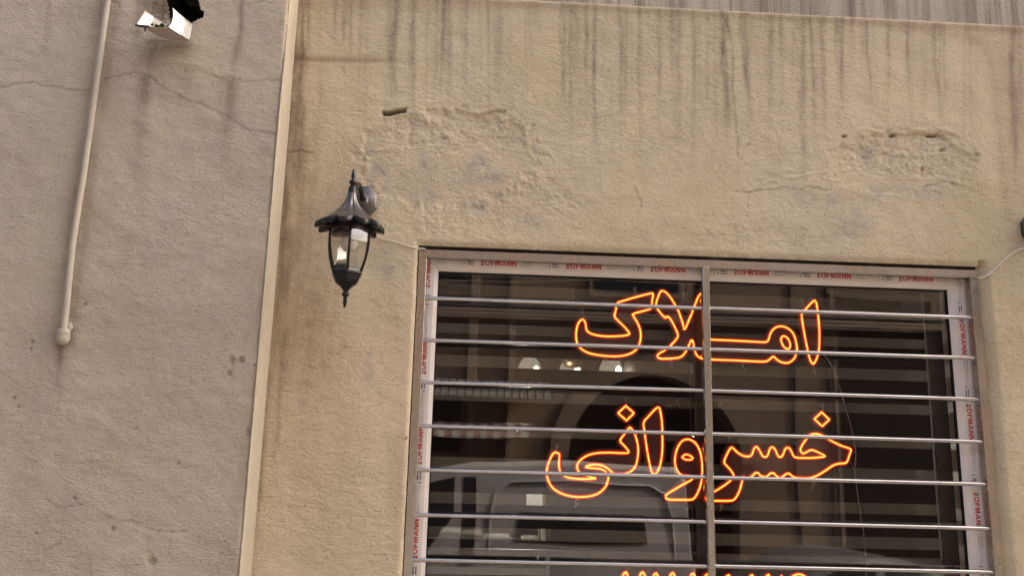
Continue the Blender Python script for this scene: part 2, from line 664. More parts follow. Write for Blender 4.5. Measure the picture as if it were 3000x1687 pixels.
# ------------------------------------------------------------------ the shop building
LW = -0.125                                            # face of the neighbour's wall
XC = float(np.mean([U(x, y, LW)[0] for x, y in ((838.6, 167.7), (777.4, 805), (739, 1206), (699.8, 1687))]))
ZTOP = float(np.mean([U(x, y, 0)[2] for x, y in ((1900, 9), (2450, 41), (2950, 70))]))
WX0, WX1, WZ1, WZ0 = -0.1735, 1.653, 2.2 + 0.650 + 0.012, 1.30   # opening in the plaster
SX0, SX1, SZ1 = -0.171, 1.649, 2.2 + 0.650                       # steel frame, outside

shop = thing('shop_building', 'beige plastered shop front with dark rain streaks round the barred window', 'building', (0.7, 0, 0))

STREAKS = [  # (points in photo px, width, strength)
    ([(868, 0), (862, 170)], 9, .62), ([(905, 0), (900, 170)], 6, .6), ([(890, 0), (888, 165)], 6, .4),
    ([(984, 0), (975, 150)], 6, .42), ([(1009, 0), (1003, 165)], 6, .42), ([(1030, 0), (1026, 190)], 6, .36),
    ([(1163, 0), (1150, 170), (1152, 330)], 9, .55), ([(1213, 0), (1208, 330)], 8, .26),
    ([(1281, 0), (1274, 330)], 8, .36), ([(1301, 0), (1294, 170), (1290, 335)], 7, .62),
    ([(1368, 0), (1362, 340)], 8, .45), ([(1352, 0), (1350, 200)], 9, .2), ([(1463, 0), (1460, 320)], 10, .32),
    ([(1650, 15), (1648, 300)], 9, .2), ([(1676, 15), (1674, 480)], 9, .30), ([(1718, 20), (1720, 420)], 8, .34),
    ([(1745, 15), (1738, 240), (1752, 560)], 8, .5), ([(1812, 15), (1822, 80), (1818, 440)], 8, .45), ([(1836, 25), (1832, 420)], 6, .36),
    ([(1932, 25), (1930, 420)], 7, .35), ([(1985, 20), (1990, 330), (1985, 560)], 9, .38), ([(1968, 40), (1972, 300)], 7, .22),
    ([(2034, 30), (2036, 250), (2030, 420), (2022, 615)], 11, .42), ([(2073, 35), (2074, 330)], 7, .32), ([(2050, 60), (2052, 300)], 7, .2),
    ([(2113, 25), (2124, 60), (2121, 180), (2132, 300), (2133, 430)], 9, .78), ([(2130, 55), (2146, 130), (2148, 260), (2162, 420), (2164, 560)], 7, .5),
    ([(2169, 20), (2170, 80), (2180, 170), (2200, 330), (2196, 420)], 7, .42), ([(2183, 30), (2190, 300)], 7, .3),
    ([(2240, 60), (2242, 260)], 9, .2), ([(2290, 40), (2288, 180)], 9, .16),
    ([(2353, 50), (2352, 300), (2356, 480), (2354, 600)], 9, .42), ([(2374, 60), (2384, 250), (2386, 430), (2392, 540)], 9, .6),
    ([(2408, 50), (2412, 250), (2422, 420), (2428, 510)], 9, .48), ([(2447, 70), (2446, 220)], 7, .26),
    ([(2468, 60), (2466, 250), (2473, 400)], 10, .5), ([(2492, 60), (2490, 250)], 8, .2),
    ([(2537, 70), (2540, 150), (2552, 240), (2553, 390)], 8, .55), ([(2525, 70), (2527, 240)], 7, .2),
    ([(2605, 75), (2604, 170), (2612, 330)], 7, .36), ([(2658, 80), (2662, 200), (2675, 400)], 7, .32),
    ([(2737, 80), (2740, 200), (2762, 330), (2766, 440)], 8, .48), ([(2700, 80), (2702, 180)], 8, .14),
    ([(2968, 70), (2962, 200), (2972, 350), (2980, 620)], 13, .62), ([(2988, 70), (2990, 430)], 9, .3),
]
RNGS = np.random.default_rng(3)
for _ in range(90):                                     # faint runs between the named ones
    x0 = RNGS.uniform(880, 2950)
    STREAKS.append(([(x0, 10), (x0 + RNGS.normal(0, 6), RNGS.uniform(120, 640))], RNGS.uniform(4, 10), RNGS.uniform(.08, .26)))


def main_wall(x, z, px, py):
    wear_shade = np.zeros((len(x), 4))
    und = (vnoise(x * 2.3, z * 2.3, 21, 3) - 0.5) * 0.012 + (vnoise(x * 13, z * 17, 22, 3) - 0.5) * 0.0035
    y = -und
    # knocked-about and re-plastered patches
    p1 = blob(px, py, 1310, 385, 285, 72, 0.45)
    p1b = blob(px, py, 1620, 560, 130, 90, 0.9) * 0.5
    p2 = blob(px, py, 2660, 450, 240, 90, 0.5)
    p3 = blob(px, py, 1400, 640, 500, 110, 0.8) * 0.35 + blob(px, py, 2250, 690, 560, 60, 0.8) * 0.35
    rough = np.clip(p1 + p1b + p2 + p3, 0, 1)
    lev = np.zeros_like(x)
    for sx, sy, th, dep, sd in ((58, 30, .50, .0030, 61), (34, 17, .55, .0026, 62), (20, 11, .56, .0022, 63), (95, 60, .52, .0024, 64)):
        nn = vnoise(px / sx, py / sy, sd, 5, .58)
        m = sstep(th - .018, th + .018, nn + .16 * (rough - .6)) * sstep(.12, .4, rough)
        y += .50 * dep * m * (.4 + .6 * rough)
        lev += m
        e = np.exp(-((nn + .16 * (rough - .6) - th) / .022) ** 2) * sstep(.12, .4, rough)
        wear_shade[:, 1] += .20 * e * (vnoise(px / 25, py / 25, sd + 20, 3) > .5)
    fine = np.abs(vnoise(px / 15.0, py / 10.0, 24, 3, 0.6) - 0.5) * 2
    y += rough * (fine - 0.3) * 0.0035 + (fine - 0.3) * 0.0010
    # the broad shallow hollow under each patch, with a chipped upper edge
    for q, dd_ in ((blob(px, py, 1310, 470, 280, 150, .12), .0035), (blob(px, py, 2640, 480, 215, 95, .12), .003)):
        y += dd_ * q
    # edges of the patches: thin raised lips
    for pts, h in (([(1072, 400), (1080, 372), (1125, 338), (1195, 330), (1330, 322), (1405, 330), (1500, 332), (1535, 360), (1550, 440), (1590, 530), (1650, 590), (1720, 610)], 0.006),
                   ([(1050, 500), (1056, 440), (1110, 438), (1190, 430), (1290, 428), (1360, 400), (1420, 428)], 0.004),
                   ([(2190, 560), (2250, 530), (2330, 518), (2460, 500), (2560, 492)], 0.005),
                   ([(2472, 402), (2530, 375), (2580, 392), (2700, 380), (2840, 386)], 0.006),
                   ([(2860, 560), (2760, 520), (2640, 522), (2560, 500)], 0.004)):
        d = polydist(px + 9 * (vnoise(px / 30, py / 30, 26, 3) - .5), py + 12 * (vnoise(px / 26, py / 26, 27, 3) - .5), pts, 40)
        h = h * 0.28 * np.clip(3.4 * vnoise(px / 26, py / 20, 29, 3) - 1.35, 0, 1.4)
        y += -h * np.exp(-(d / 4.0) ** 2) + h * 0.7 * np.exp(-((d - 10) / 6.0) ** 2)
    # the scar of an old fixing, right of the corner
    d = polydist(px, py, [(846, 176), (1010, 178), (1212, 181)], 60)
    sc = np.exp(-(d / 9.0) ** 2) * (1 - sstep(1000, 1260, px))
    y += 0.004 * sc
    wear_shade[:, 1] += 0.8 * sc + 0.22 * np.exp(-((py - 192) / 14.0) ** 2) * (1 - sstep(950, 1230, px))
    # slots: cut in, with the shade inside them painted dark as well
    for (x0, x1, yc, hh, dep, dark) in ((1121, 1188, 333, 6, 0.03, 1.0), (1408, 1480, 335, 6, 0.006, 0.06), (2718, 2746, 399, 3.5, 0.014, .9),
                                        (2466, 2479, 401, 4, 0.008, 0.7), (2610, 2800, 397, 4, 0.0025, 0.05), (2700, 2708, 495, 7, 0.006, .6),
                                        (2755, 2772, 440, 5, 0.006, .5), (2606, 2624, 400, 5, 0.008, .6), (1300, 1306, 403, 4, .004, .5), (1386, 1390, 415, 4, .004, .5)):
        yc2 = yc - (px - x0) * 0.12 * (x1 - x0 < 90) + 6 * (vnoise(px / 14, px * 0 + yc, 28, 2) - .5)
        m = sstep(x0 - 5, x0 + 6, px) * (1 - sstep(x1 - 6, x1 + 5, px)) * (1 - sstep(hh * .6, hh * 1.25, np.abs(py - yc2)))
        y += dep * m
        wear_shade[:, 3] = np.maximum(wear_shade[:, 3], dark * 1.1 * m)
        wear_shade[:, 1] = np.maximum(wear_shade[:, 1], (0.5 if dark > .5 else .3) * (1 - sstep(0.8, 2.0, np.abs(py - yc2) / hh)) * sstep(x0 - 12, x0 + 8, px) * (1 - sstep(x1 - 8, x1 + 12, px)))
    # run-off
    for pts, w, s in STREAKS:
        wear_shade[:, 0] += streak(px, py, pts, w * (.55 + .5 * ((pts[0][0] * 7.3) % 1)), min(1.1, s * 1.15), 25, .3 + .6 * ((pts[0][0] * 3.7) % 1))
        wear_shade[:, 1] += streak(px, py, pts, w * 1.9, s * .22, 25, .9)
    # grime along the inner corner
    xc = np.interp(py, [0, 167, 506, 805, 1206, 1687], [856, 856, 829, 808, 769, 733])
    dx = px - xc
    g = np.exp(-np.clip(dx, 0, None) / 26.0) * (0.35 + 0.9 * vnoise(py / 170.0, py * 0, 31, 3)) * (dx > -6)
    wear_shade[:, 1] += (0.5 + .35 * sstep(200, 500, py)) * g
    for off, w, s, y0, y1 in ((8, 7, .6, 150, 700), (28, 9, .75, 160, 620), (46, 8, .5, 330, 640), (14, 8, .7, 560, 1120), (34, 12, .42, 700, 1250), (60, 10, .28, 420, 900),
                              (10, 6, .45, 1100, 1687), (46, 8, .3, 1000, 1500), (90, 12, .16, 250, 800), (70, 14, .16, 850, 1400), (120, 14, .12, 900, 1500)):
        ys = np.linspace(y0, y1, 8)
        xx = np.interp(ys, [0, 167, 506, 805, 1206, 1687], [856, 856, 829, 808, 769, 733]) + off
        wear_shade[:, 0] += streak(px, py, list(zip(xx, ys)), w, s * 1.2, 60, 0.6)
        wear_shade[:, 1] += streak(px, py, list(zip(xx, ys)), w * 2.2, s * 0.6, 60, 0.6)
    # damp brown clouds
    for cx, cy, rx, ry, s in ((900, 760, 130, 420, .60), (930, 1020, 150, 300, .42), (950, 1350, 190, 330, .32), (1010, 600, 120, 160, .2), (1330, 560, 340, 90, .16), (1010, 520, 90, 160, .2), (1160, 960, 70, 260, .2),
                              (1180, 1400, 70, 330, .38), (1900, 690, 300, 50, .18), (2280, 450, 60, 70, .3), (2540, 280, 40, 60, .22), (2980, 330, 50, 300, .32)):
        wear_shade[:, 1] += s * blob(px, py, cx, cy, rx, ry, 0.95)
    arc = [(2640, 84), (2776, 96), (2874, 124), (2904, 184), (2917, 299), (2934, 470), (2950, 640)]
    d = polydist(px, py, arc, 60)
    wear_shade[:, 1] += 0.42 * np.exp(-(d / 13.0) ** 2)
    wear_shade[:, 1] += 0.22 * sstep(-10, 20, px - np.interp(py, [90, 124, 184, 299, 470, 640], [2850, 2880, 2908, 2920, 2938, 2952])) * (1 - sstep(700, 1000, py))
    top = np.interp(px, [1900, 3000], [9, 72])
    wear_shade[:, 1] += 0.36 * (1 - sstep(8, 44, py - top + 14 * (vnoise(px / 60, py / 60, 33, 3) - .5)))
    # bare grey where paint has gone
    for cx, cy, rx, ry, s in ((1400, 475, 60, 50, .95), (1110, 520, 50, 60, .75), (1240, 470, 30, 40, .6), (1240, 580, 60, 40, .6), (1395, 600, 80, 40, .55),
                              (1130, 770, 60, 60, .35), (1085, 470, 40, 60, .5), (1320, 520, 200, 70, .4), (1560, 650, 80, 30, .4), (1440, 520, 60, 30, .6),
                              (2545, 462, 34, 70, .8), (2365, 580, 50, 34, .7), (2440, 585, 40, 30, .6), (2560, 575, 60, 40, .65), (2500, 640, 120, 60, .5),
                              (2690, 560, 120, 40, .45), (2450, 690, 90, 26, .3), (1080, 1080, 24, 110, .35), (1140, 800, 30, 50, .4)):
        wear_shade[:, 2] += s * blob(px, py, cx, cy, rx, ry, 0.85)
    # hair cracks
    for pts, s in (([(850, 445), (885, 442), (918, 448)], .8), ([(1000, 195), (1012, 215)], .5), ([(2150, 560), (2210, 560), (2300, 548), (2352, 556), (2372, 545), (2420, 557)], .5),
                   ([(2330, 232), (2360, 230)], .15), ([(2560, 245), (2610, 250)], .15), ([(1900, 208), (1990, 203), (2070, 208), (2180, 220)], .1),
                   ([(2870, 560), (2770, 530), (2710, 545)], .5), ([(1860, 545), (1880, 590), (1878, 606)], .5), ([(2196, 420), (2186, 430)], .5),
                   ([(1187, 1284), (1192, 1280)], 1.2), ([(1086, 880), (1110, 872)], .3), ([(1430, 560), (1470, 570), (1450, 575)], .5), ([(2190, 620), (2196, 560)], .3)):
        d = polydist(px + 5 * (vnoise(px / 12, py / 12, 35, 2) - .5), py + 7 * (vnoise(px / 14, py / 14, 36, 2) - .5), pts, 16)
        wear_shade[:, 3] = np.maximum(wear_shade[:, 3], s * np.exp(-(d / 2.6) ** 2))
    # plaster dips in to meet the frame, and rolls back at the top ledge
    e = np.clip(1 - (x - WX1) / 0.036, 0, 1) * (x > WX1 - .001) * (z < WZ1 + 0.02) * (z > WZ0)
    y += 0.022 * e ** 1.6
    e = np.clip(1 - (WX0 - x) / 0.012, 0, 1) * (x < WX0 + .001) * (z < WZ1) * (z > WZ0)
    y += 0.006 * e ** 1.5
    e = np.clip(1 - (z - WZ1) / 0.02, 0, 1) * (z > WZ1 - .001) * (x > WX0 - .01) * (x < WX1 + .02)
    y += (0.008 * e ** 1.5) * (0.6 + 0.8 * vnoise(x * 40, z * 0, 37, 3))
    t = np.clip((z - (ZTOP - 0.016)) / 0.016, 0, 1)
    y += 0.030 * t ** 2.5 - 0.004 * np.exp(-((z - ZTOP + 0.020) / 0.012) ** 2)
    return y, np.clip(wear_shade, 0, 1.2)


xs = np.unique(np.concatenate([np.arange(XC, WX0, .0042), np.arange(WX0, WX1, .0042), np.arange(WX1, 2.08, .0042), [WX0, WX1], np.linspace(2.1, 7, 50), [XC - .03]]))
zs = np.unique(np.concatenate([np.linspace(0, 1.25, 20), np.arange(1.3, WZ1, .0042), np.arange(WZ1, ZTOP, .0042), [WZ0, WZ1, ZTOP]]))
zs = zs[np.concatenate([[True], np.diff(zs) > 5e-4])]
xs = xs[np.concatenate([[True], np.diff(xs) > 5e-4])]
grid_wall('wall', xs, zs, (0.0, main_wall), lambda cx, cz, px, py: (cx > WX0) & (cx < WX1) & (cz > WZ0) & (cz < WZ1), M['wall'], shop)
b = MB()
b.box(XC - .02, 7, .031, .36, ZTOP - .03, 4.08)
b.build('upper_wall', M['band'], shop)
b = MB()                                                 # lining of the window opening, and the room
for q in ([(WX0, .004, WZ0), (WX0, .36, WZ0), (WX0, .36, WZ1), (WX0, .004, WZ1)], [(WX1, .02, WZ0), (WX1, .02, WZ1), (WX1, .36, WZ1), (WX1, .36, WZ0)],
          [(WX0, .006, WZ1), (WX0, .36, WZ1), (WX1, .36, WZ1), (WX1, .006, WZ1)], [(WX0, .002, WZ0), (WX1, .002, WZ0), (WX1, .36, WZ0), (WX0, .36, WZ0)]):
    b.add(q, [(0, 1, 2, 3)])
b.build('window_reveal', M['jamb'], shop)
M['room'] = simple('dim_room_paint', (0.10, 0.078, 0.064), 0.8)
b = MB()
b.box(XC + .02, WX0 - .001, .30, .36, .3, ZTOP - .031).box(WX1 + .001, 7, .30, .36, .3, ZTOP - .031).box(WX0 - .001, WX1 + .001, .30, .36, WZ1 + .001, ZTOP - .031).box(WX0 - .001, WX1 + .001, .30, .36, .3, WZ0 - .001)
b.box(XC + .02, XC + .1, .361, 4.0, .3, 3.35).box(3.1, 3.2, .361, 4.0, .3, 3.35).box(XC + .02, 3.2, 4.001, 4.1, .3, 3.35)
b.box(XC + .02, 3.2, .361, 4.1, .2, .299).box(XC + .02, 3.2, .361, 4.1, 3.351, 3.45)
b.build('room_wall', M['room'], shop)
b = MB().box(XC - .02, 7, .02, 6, 4.081, 4.17)  # unseen roof added for shade, height set so sun reaches only the spout
b.build('unseen_shading_roof', M['band'], shop)
b = MB().box(3.3, 7, .365, 6, 0, ZTOP - .031)
b.build('back_wall', M['band'], shop)

# ------------------------------------------------------------------ the neighbour's wall, left
nb = thing('neighbour_building', 'grey pink rough rendered wall standing proud left of the beige shop front', 'building', (-2.0, LW, 0))
HOLE = [(484, -60), (490, 12), (496, 40), (503, 76), (512, 70), (538, 58), (564, 72), (572, 60), (591, 53), (600, 36), (588, 28), (583, 0), (582, -60)]


def left_wall(x, z, px, py):
    wear_shade = np.zeros((len(x), 4))
    y = LW - (vnoise(x * 2.1, z * 2.1, 41, 3) - 0.5) * 0.014 - (vnoise(x * 16, z * 24, 42, 3) - 0.5) * 0.005
    for pts, w, s in (([(442, 118), (440, 180), (437, 230)], 11, 1.0), ([(432, 224), (416, 300), (409, 380)], 13, .75), ([(409, 360), (402, 480), (396, 640)], 15, .35),
                      ([(407, 0), (404, 60), (398, 170)], 6, .6), ([(422, 0), (420, 110)], 5, .55), ([(436, 0), (434, 80)], 5, .5), ([(465, 0), (462, 90)], 12, .7), ([(484, 0), (480, 70)], 12, .8),
                      ([(450, 0), (448, 90)], 8, .4), ([(424, 130), (420, 260), (400, 420)], 22, .35),
                      ([(709, -5), (704, 90), (695, 130), (684, 190), (679, 232)], 4.5, .95), ([(699, 110), (690, 180), (680, 240)], 12, .45),
                      ([(676, 228), (668, 330), (660, 420), (654, 560)], 13, .55), ([(690, 235), (676, 360)], 9, .3),
                      ([(143, 0), (138, 80), (115, 220)], 8, .35), ([(176, 1016), (174, 1060), (168, 1110)], 5, .9), ([(178, 1010), (172, 1150), (160, 1250)], 14, .35),
                      ([(545, 130), (538, 330)], 16, .14), ([(600, 250), (585, 560)], 20, .12), ([(480, 140), (474, 330)], 14, .2), ([(640, 0), (634, 120)], 8, .15)):
        wear_shade[:, 0] += streak(px, py, pts, w * 1.25, s * .62, 12, .7)
        wear_shade[:, 1] += streak(px, py, pts, w * 2.4, s * .5, 12, .8)
    # dirt along the pipe
    xp = np.interp(py, [0, 506, 970], [318, 247, 186])
    d = px - xp
    wear_shade[:, 1] += (0.55 * np.exp(-(np.abs(d - 24) / 17.0) ** 1.6) + 0.5 * np.exp(-(np.abs(d + 20) / 22.0) ** 1.5)) * (0.55 + 0.8 * vnoise(py / 120, px / 60, 44, 3)) * (1 - sstep(960, 1030, py))
    wear_shade[:, 1] += .6 * blob(px, py, 186, 1000, 50, 46, .9)
    # soot by the hole
    wear_shade[:, 0] += 1.1 * blob(px, py, 474, 36, 50, 66, .8) * sstep(.36, .5, vnoise(px / 9, py / 9, 45, 3)) + .55 * blob(px, py, 500, 20, 120, 100, .9) * .4
    wear_shade[:, 1] += .55 * blob(px, py, 505, 140, 90, 38, .9)
    # cracks
    Z1 = 2.862
    cr = [[(0, 735), (130, 700), (270, 690), (350, 715), (480, 725), (540, 745), (750, 762)],
          [(880, 665), (1010, 630), (1120, 605), (1240, 625), (1300, 675), (1370, 735), (1480, 790), (1590, 850), (1700, 872), (1880, 970), (1960, 1010), (2060, 1080), (2200, 1110), (2340, 1130)],
          [(1700, 610), (1870, 665), (1930, 640), (2000, 665), (2100, 690), (2250, 665), (2370, 685)], [(930, 10), (985, 20), (1010, 90)],
          [(1100, 110), (1150, 120), (1210, 95)], [(2080, 35), (2190, 15), (2300, 20)], [(1320, 345), (1590, 335)], [(1350, 385), (1450, 400), (1560, 395), (1600, 370)]]
    cr = [[(a / Z1, c / Z1) for a, c in p] for p in cr]
    Z2 = 2.858
    cr += [[(a / Z2, 1180 + c / Z2) for a, c in p] for p in
           ([(380, 800), (510, 880), (620, 855), (750, 845), (880, 940), (1000, 995), (1110, 985), (1240, 1055), (1400, 1078), (1560, 1070)],
            [(535, 890), (510, 1050), (510, 1160), (370, 1240), (350, 1400)], [(1440, 1085), (1415, 1160), (1410, 1260)], [(500, 495), (740, 500), (920, 485)],
            [(720, 1190), (745, 1330), (770, 1449)], [(1240, 1060), (1236, 1280)], [(1860, 1200), (1830, 1330), (1835, 1449)])]
    wob = 5 * (vnoise(px / 14, py / 14, 46, 2) - .5)
    for k, p in enumerate(cr):
        d = polydist(px + wob, py + 8 * (vnoise(px / 12, py / 12, 47, 2) - .5), p, 16)
        s = (.85, .75, .6, .8, .5, .5, .9, .6, .75, .5, .3, .3, .3, .3, .4)[k]
        e = np.exp(-(d / 2.4) ** 2)
        wear_shade[:, 3] = np.maximum(wear_shade[:, 3], .6 * s * e)
        y += .0015 * s * e
    # stains and pits
    for cx, cy, rx, ry in ((218, 1458, 7, 6), (330, 1546, 6, 9), (443, 1643, 14, 16), (38, 1166, 5, 5), (52, 1191, 4, 4), (680, 1056, 10, 14), (708, 1054, 9, 11), (673, 1093, 8, 9),
                           (88, 1022, 5, 6), (105, 1561, 5, 4), (92, 1000, 7, 6), (454, 236, 4, 3), (542, 210, 4, 4), (248, 890, 4, 4), (400, 1252, 4, 5), (522, 1355, 6, 4), (746, 1069, 5, 6), (727, 1262, 6, 16)):
        m = blob(px, py, cx, cy, rx * 1.25, ry * 1.25, .5)
        wear_shade[:, 0] = np.maximum(wear_shade[:, 0], .72 * m)
        y += .003 * m
    # darker towards the pale strip low down, broad clouds
    xe = np.interp(py, [0, 168, 506, 805, 1206, 1687], [848, 838, 803, 777, 735, 700])
    wear_shade[:, 1] += .42 * np.exp(-np.clip(xe - px, 0, None) / 34.0) * sstep(1000, 1350, py) * (.5 + vnoise(py / 50, px / 18, 48, 3))
    for cx, cy, rx, ry, s in ((330, 250, 60, 260, .25), (520, 330, 90, 220, .16), (240, 620, 70, 300, .2), (100, 1500, 160, 160, .18), (450, 1000, 300, 300, .10), (60, 500, 80, 300, .1)):
        wear_shade[:, 1] += s * blob(px, py, cx, cy, rx, ry, .95)
    e = np.clip(1 - (XC - x) / .012, 0, 1) * (x > XC - .013)
    y += .006 * e ** 2
    return y, np.clip(wear_shade, 0, 1.2)


xs = np.unique(np.concatenate([np.linspace(-8, -1.85, 40), np.arange(-1.84, XC, .0042), [XC]]))
zs2 = np.unique(np.concatenate([np.linspace(0, 1.25, 20), np.arange(1.3, 3.70, .0042), [3.71]]))
xs = xs[np.concatenate([[True], np.diff(xs) > 5e-4])]
xs[-1] = XC


def hole(cx, cz, px, py):
    w = 10 * (vnoise(px / 11, py / 11, 50, 3) - .5)
    return inside(px + w, py + w * .7, HOLE)


grid_wall('wall', xs, zs2, (LW, left_wall), hole, M['left_wall'], nb)
zt = U(840, 160, LW)[2]
b = MB()
b.add([(XC - .004, LW + .010, zt), (XC - .004, .02, zt), (XC - .004, .02, 3.71), (XC - .004, LW + .010, 3.71)], [(0, 1, 2, 3)])
b.build('return_wall', M['left_wall'], nb)
b = MB()                                                # pale strip down the corner, slightly wavy
n = 180
rg = np.random.default_rng(5)
vs, fs = [], []
for i in range(n + 1):
    z = 3.70 * i / n
    j = rg.normal(0, .00035, 3)
    q = min(1.0, max(.22, (zt + .04 - z) / .2))
    vs += [(XC + .0005 + j[0], LW + .006 - .010 * q, z), (XC + .004 * q + j[1] * q + .0004, LW + .008 - .005 * q, z), (XC + .0005 + .0045 * q, -.055 + j[2], z), (XC + .0004 + .0031 * q + j[0] * q, -.05, z), (XC + .0003 + .0042 * q, -.008 + 2 * j[2], z), (XC + .0001, .012, z), (XC - .003, LW + .006 - .0075 * q, z)]
for i in range(n):
    o = i * 7
    for k in range(5):
        fs.append((o + k, o + k + 1, o + 7 + k + 1, o + 7 + k))
    fs.append((o + 6, o, o + 7, o + 13))
o = n * 7
fs.append((o + 6, o, o + 1, o + 2, o + 3, o + 4, o + 5))
b.add(vs, fs)
b.build('corner_strip', M['strip'], nb)
hp = U(545, 10, LW)
b = MB()
x0, x1, z0, z1 = U(470, 0, LW)[0], U(625, 0, LW)[0], U(540, 90, LW)[2], hp[2] + .25
b.add([(x0, LW + .012, z0), (x1, LW + .012, z0), (x1, LW + .012, z1), (x0, LW + .012, z1), (x0, .12, z0), (x1, .12, z0), (x1, .12, z1), (x0, .12, z1)],
      [(4, 5, 6, 7), (0, 1, 5, 4), (2, 3, 7, 6), (1, 2, 6, 5), (3, 0, 4, 7)])
b.build('hole_lining', M['cavity'], nb)
b = MB().box(-8, XC - .021, .121, 6, 0, 3.70).box(-8, x0 - .001, LW + .03, .120, 0, 3.70).box(x1 + .001, XC - .021, LW + .03, .120, 0, 3.70)
b.build('back_wall', M['band'], nb)
b = MB().box(-8, XC - .001, LW + .0, 6, 3.711, 3.80)  # out-of-view roof edge, added and placed to keep the wall shaded
b.build('unseen_shading_roof', M['band'], nb)

# ------------------------------------------------------------------ drain spout in its hole
dirn = np.array([-.003, -.162, -.046])


def SP(px, py, t):
    """a point of the spout: its trace on the wall face, carried t along the spout"""
    return U(px, py, LW - .004) + dirn * t


sp = thing('drain_spout', 'white tin rain spout jutting from the dark hole in the wall', 'spout', U(520, 100, LW))
rb, rtp = U(556, 117, LW - .004), U(564, 71, LW - .004)
lb, ltp = rb + np.array([-.086, 0, .003]), rtp + np.array([-.080, 0, -.004])


def plate(b, a, c, d, e, th, mi=0, n=5, bow=None):
    """a sheet spanned by four corners (a-c near edge of u, d-e far) with thickness th"""
    a, c, d, e = [np.array(q, float) for q in (a, c, d, e)]
    nr = np.cross(c - a, d - a)
    nr = nr / np.linalg.norm(nr) * th
    vs, fs = [], []
    for s in (0, 1):
        for i in range(n + 1):
            for j in range(n + 1):
                u, v = i / n, j / n
                p = (a * (1 - u) + c * u) * (1 - v) + (d * (1 - u) + e * u) * v
                if bow is not None:
                    p = p + np.array(bow(u, v))
                vs.append(p + nr * s)
    m = (n + 1) * (n + 1)
    for i in range(n):
        for j in range(n):
            q = i * (n + 1) + j
            fs.append((q, q + n + 1, q + n + 2, q + 1))
            fs.append((m + q, m + q + 1, m + q + n + 2, m + q + n + 1))
    rim = [i * (n + 1) for i in range(n + 1)] + [n * (n + 1) + j for j in range(1, n + 1)] + [i * (n + 1) + n for i in range(n - 1, -1, -1)] + [j for j in range(n - 1, 0, -1)]
    for k in range(len(rim)):
        p, q = rim[k], rim[(k + 1) % len(rim)]
        fs.append((p, q, m + q, m + p))
    b.add(vs, fs, mi)


b = MB()
plate(b, rb, rb + dirn, rtp, rtp + dirn * .98 + np.array([.0, 0, .002]), .0015, 0, 6, lambda u, v: (.006 * math.sin(math.pi * v) * u, 0, .006 * v * u * u))
b.build('side_panel', M['tin'], sp, True)
b = MB()
plate(b, lb, lb + dirn, ltp, ltp + dirn * .9 + np.array([-.002, 0, .000]), .0015, 0, 6, lambda u, v: (-(.006 * (1 - v) + .001) * u ** 3, 0, .002 * v * u))
b.build('side_panel', M['tin'], sp, True)
b = MB()
plate(b, lb + np.array([0, 0, -.001]), rb + np.array([0, 0, -.001]), lb + dirn * 1.0, rb + dirn * 1.01, .0016, 0, 6, lambda u, v: (-.006 * (1 - u) ** 4 * v ** 3, 0, -.004 * math.sin(math.pi * u)))
b.build('bottom_plate', M['tin_under'], sp, True)
tip = lb + dirn * 1.0
b = MB().tube([tip + np.array([-.012, .0, -.002]), tip + np.array([.012, -.002, -.006]), tip + np.array([.03, 0, -.004])], [.003, .0045, .003], 8)
b.build('bent_lip', M['rust'], sp, True)
b = MB().tube([tip + np.array([.016, .004, -.002]), tip + np.array([.016, .004, -.020])], [.003, .0022], 8)
b.tube([tip + np.array([.016, .004, -.020]), tip + np.array([.0155, .004, -.036])], [.0018, .0012], 8, mi=1)
b.build('drip_pin', [M['rust'], M['tin']], sp, True)
b = MB()
for _ in range(40):
    c = lb + dirn * random.uniform(.35, .8) + np.array([random.uniform(.02, .055), 0, random.uniform(0.002, .012)])
    s = random.uniform(.005, .010)
    b.add([c + np.array(q) * s for q in ((1, 0, 0), (-1, 0, 0), (0, 1, 0), (0, -1, 0), (0, 0, 1), (0, 0, -1))],
          [(0, 2, 4), (2, 1, 4), (1, 3, 4), (3, 0, 4), (2, 0, 5), (1, 2, 5), (3, 1, 5), (0, 3, 5)])
tag(b.build('moss', M['moss'], None, True, 'stuff'), 'green moss growing in the mouth of the tin spout', 'moss')

# ------------------------------------------------------------------ drain pipe on the neighbour's wall
pp = [U(322, -40, LW - .010), U(316, 0, LW - .010), U(246, 506, LW - .010), U(214, 706, LW - .011), U(188, 962, LW - .012)]
pt = thing('drain_pipe', 'thin beige painted pipe with a domed end cap running down the wall', 'pipe', pp[-1])
top = pp[0] + (pp[0] - pp[2]) * .08
MB().tube([top] + pp, .0094, 16).build('pipe', M['pipe'], pt, True, auto=50)
ca = pp[-1]
dd = (pp[-1] - pp[-2]) / np.linalg.norm(pp[-1] - pp[-2])
cap = [(0, .0105), (.001, .0175), (.017, .0185), (.0175, .0168), (.019, .0168), (.0195, .0187), (.031, .0185), (.040, .0150), (.046, .009), (.0485, .003)]
MB().tube([ca + dd * t for t, r in cap], [r for t, r in cap], 18).build('end_cap', M['pipe'], pt, True, auto=40)
kp = U(205, 955, LW - .004)
MB().tube([kp + np.array([0, 0, .012]), kp, kp + np.array([.002, -.004, -.010]), kp + np.array([.001, 0, -.016])], [.003, .008, .0085, .003], 10).build('wall_clip', M['strip'], pt, True)

# ------------------------------------------------------------------ street lantern on the wall
LX, LY = U(1027, 640, -.25)[0], -.25


def LZ(py, px=1024):
    return U(px, py, LY)[2]


lan = thing('wall_lantern', 'black six sided lantern with scalloped roof on the beige wall', 'lantern', (LX, 0, LZ(660)), 'black lanterns either side of the window')
C0 = (LX, LY, 0)
NP = 10
PHA = math.radians(-75)


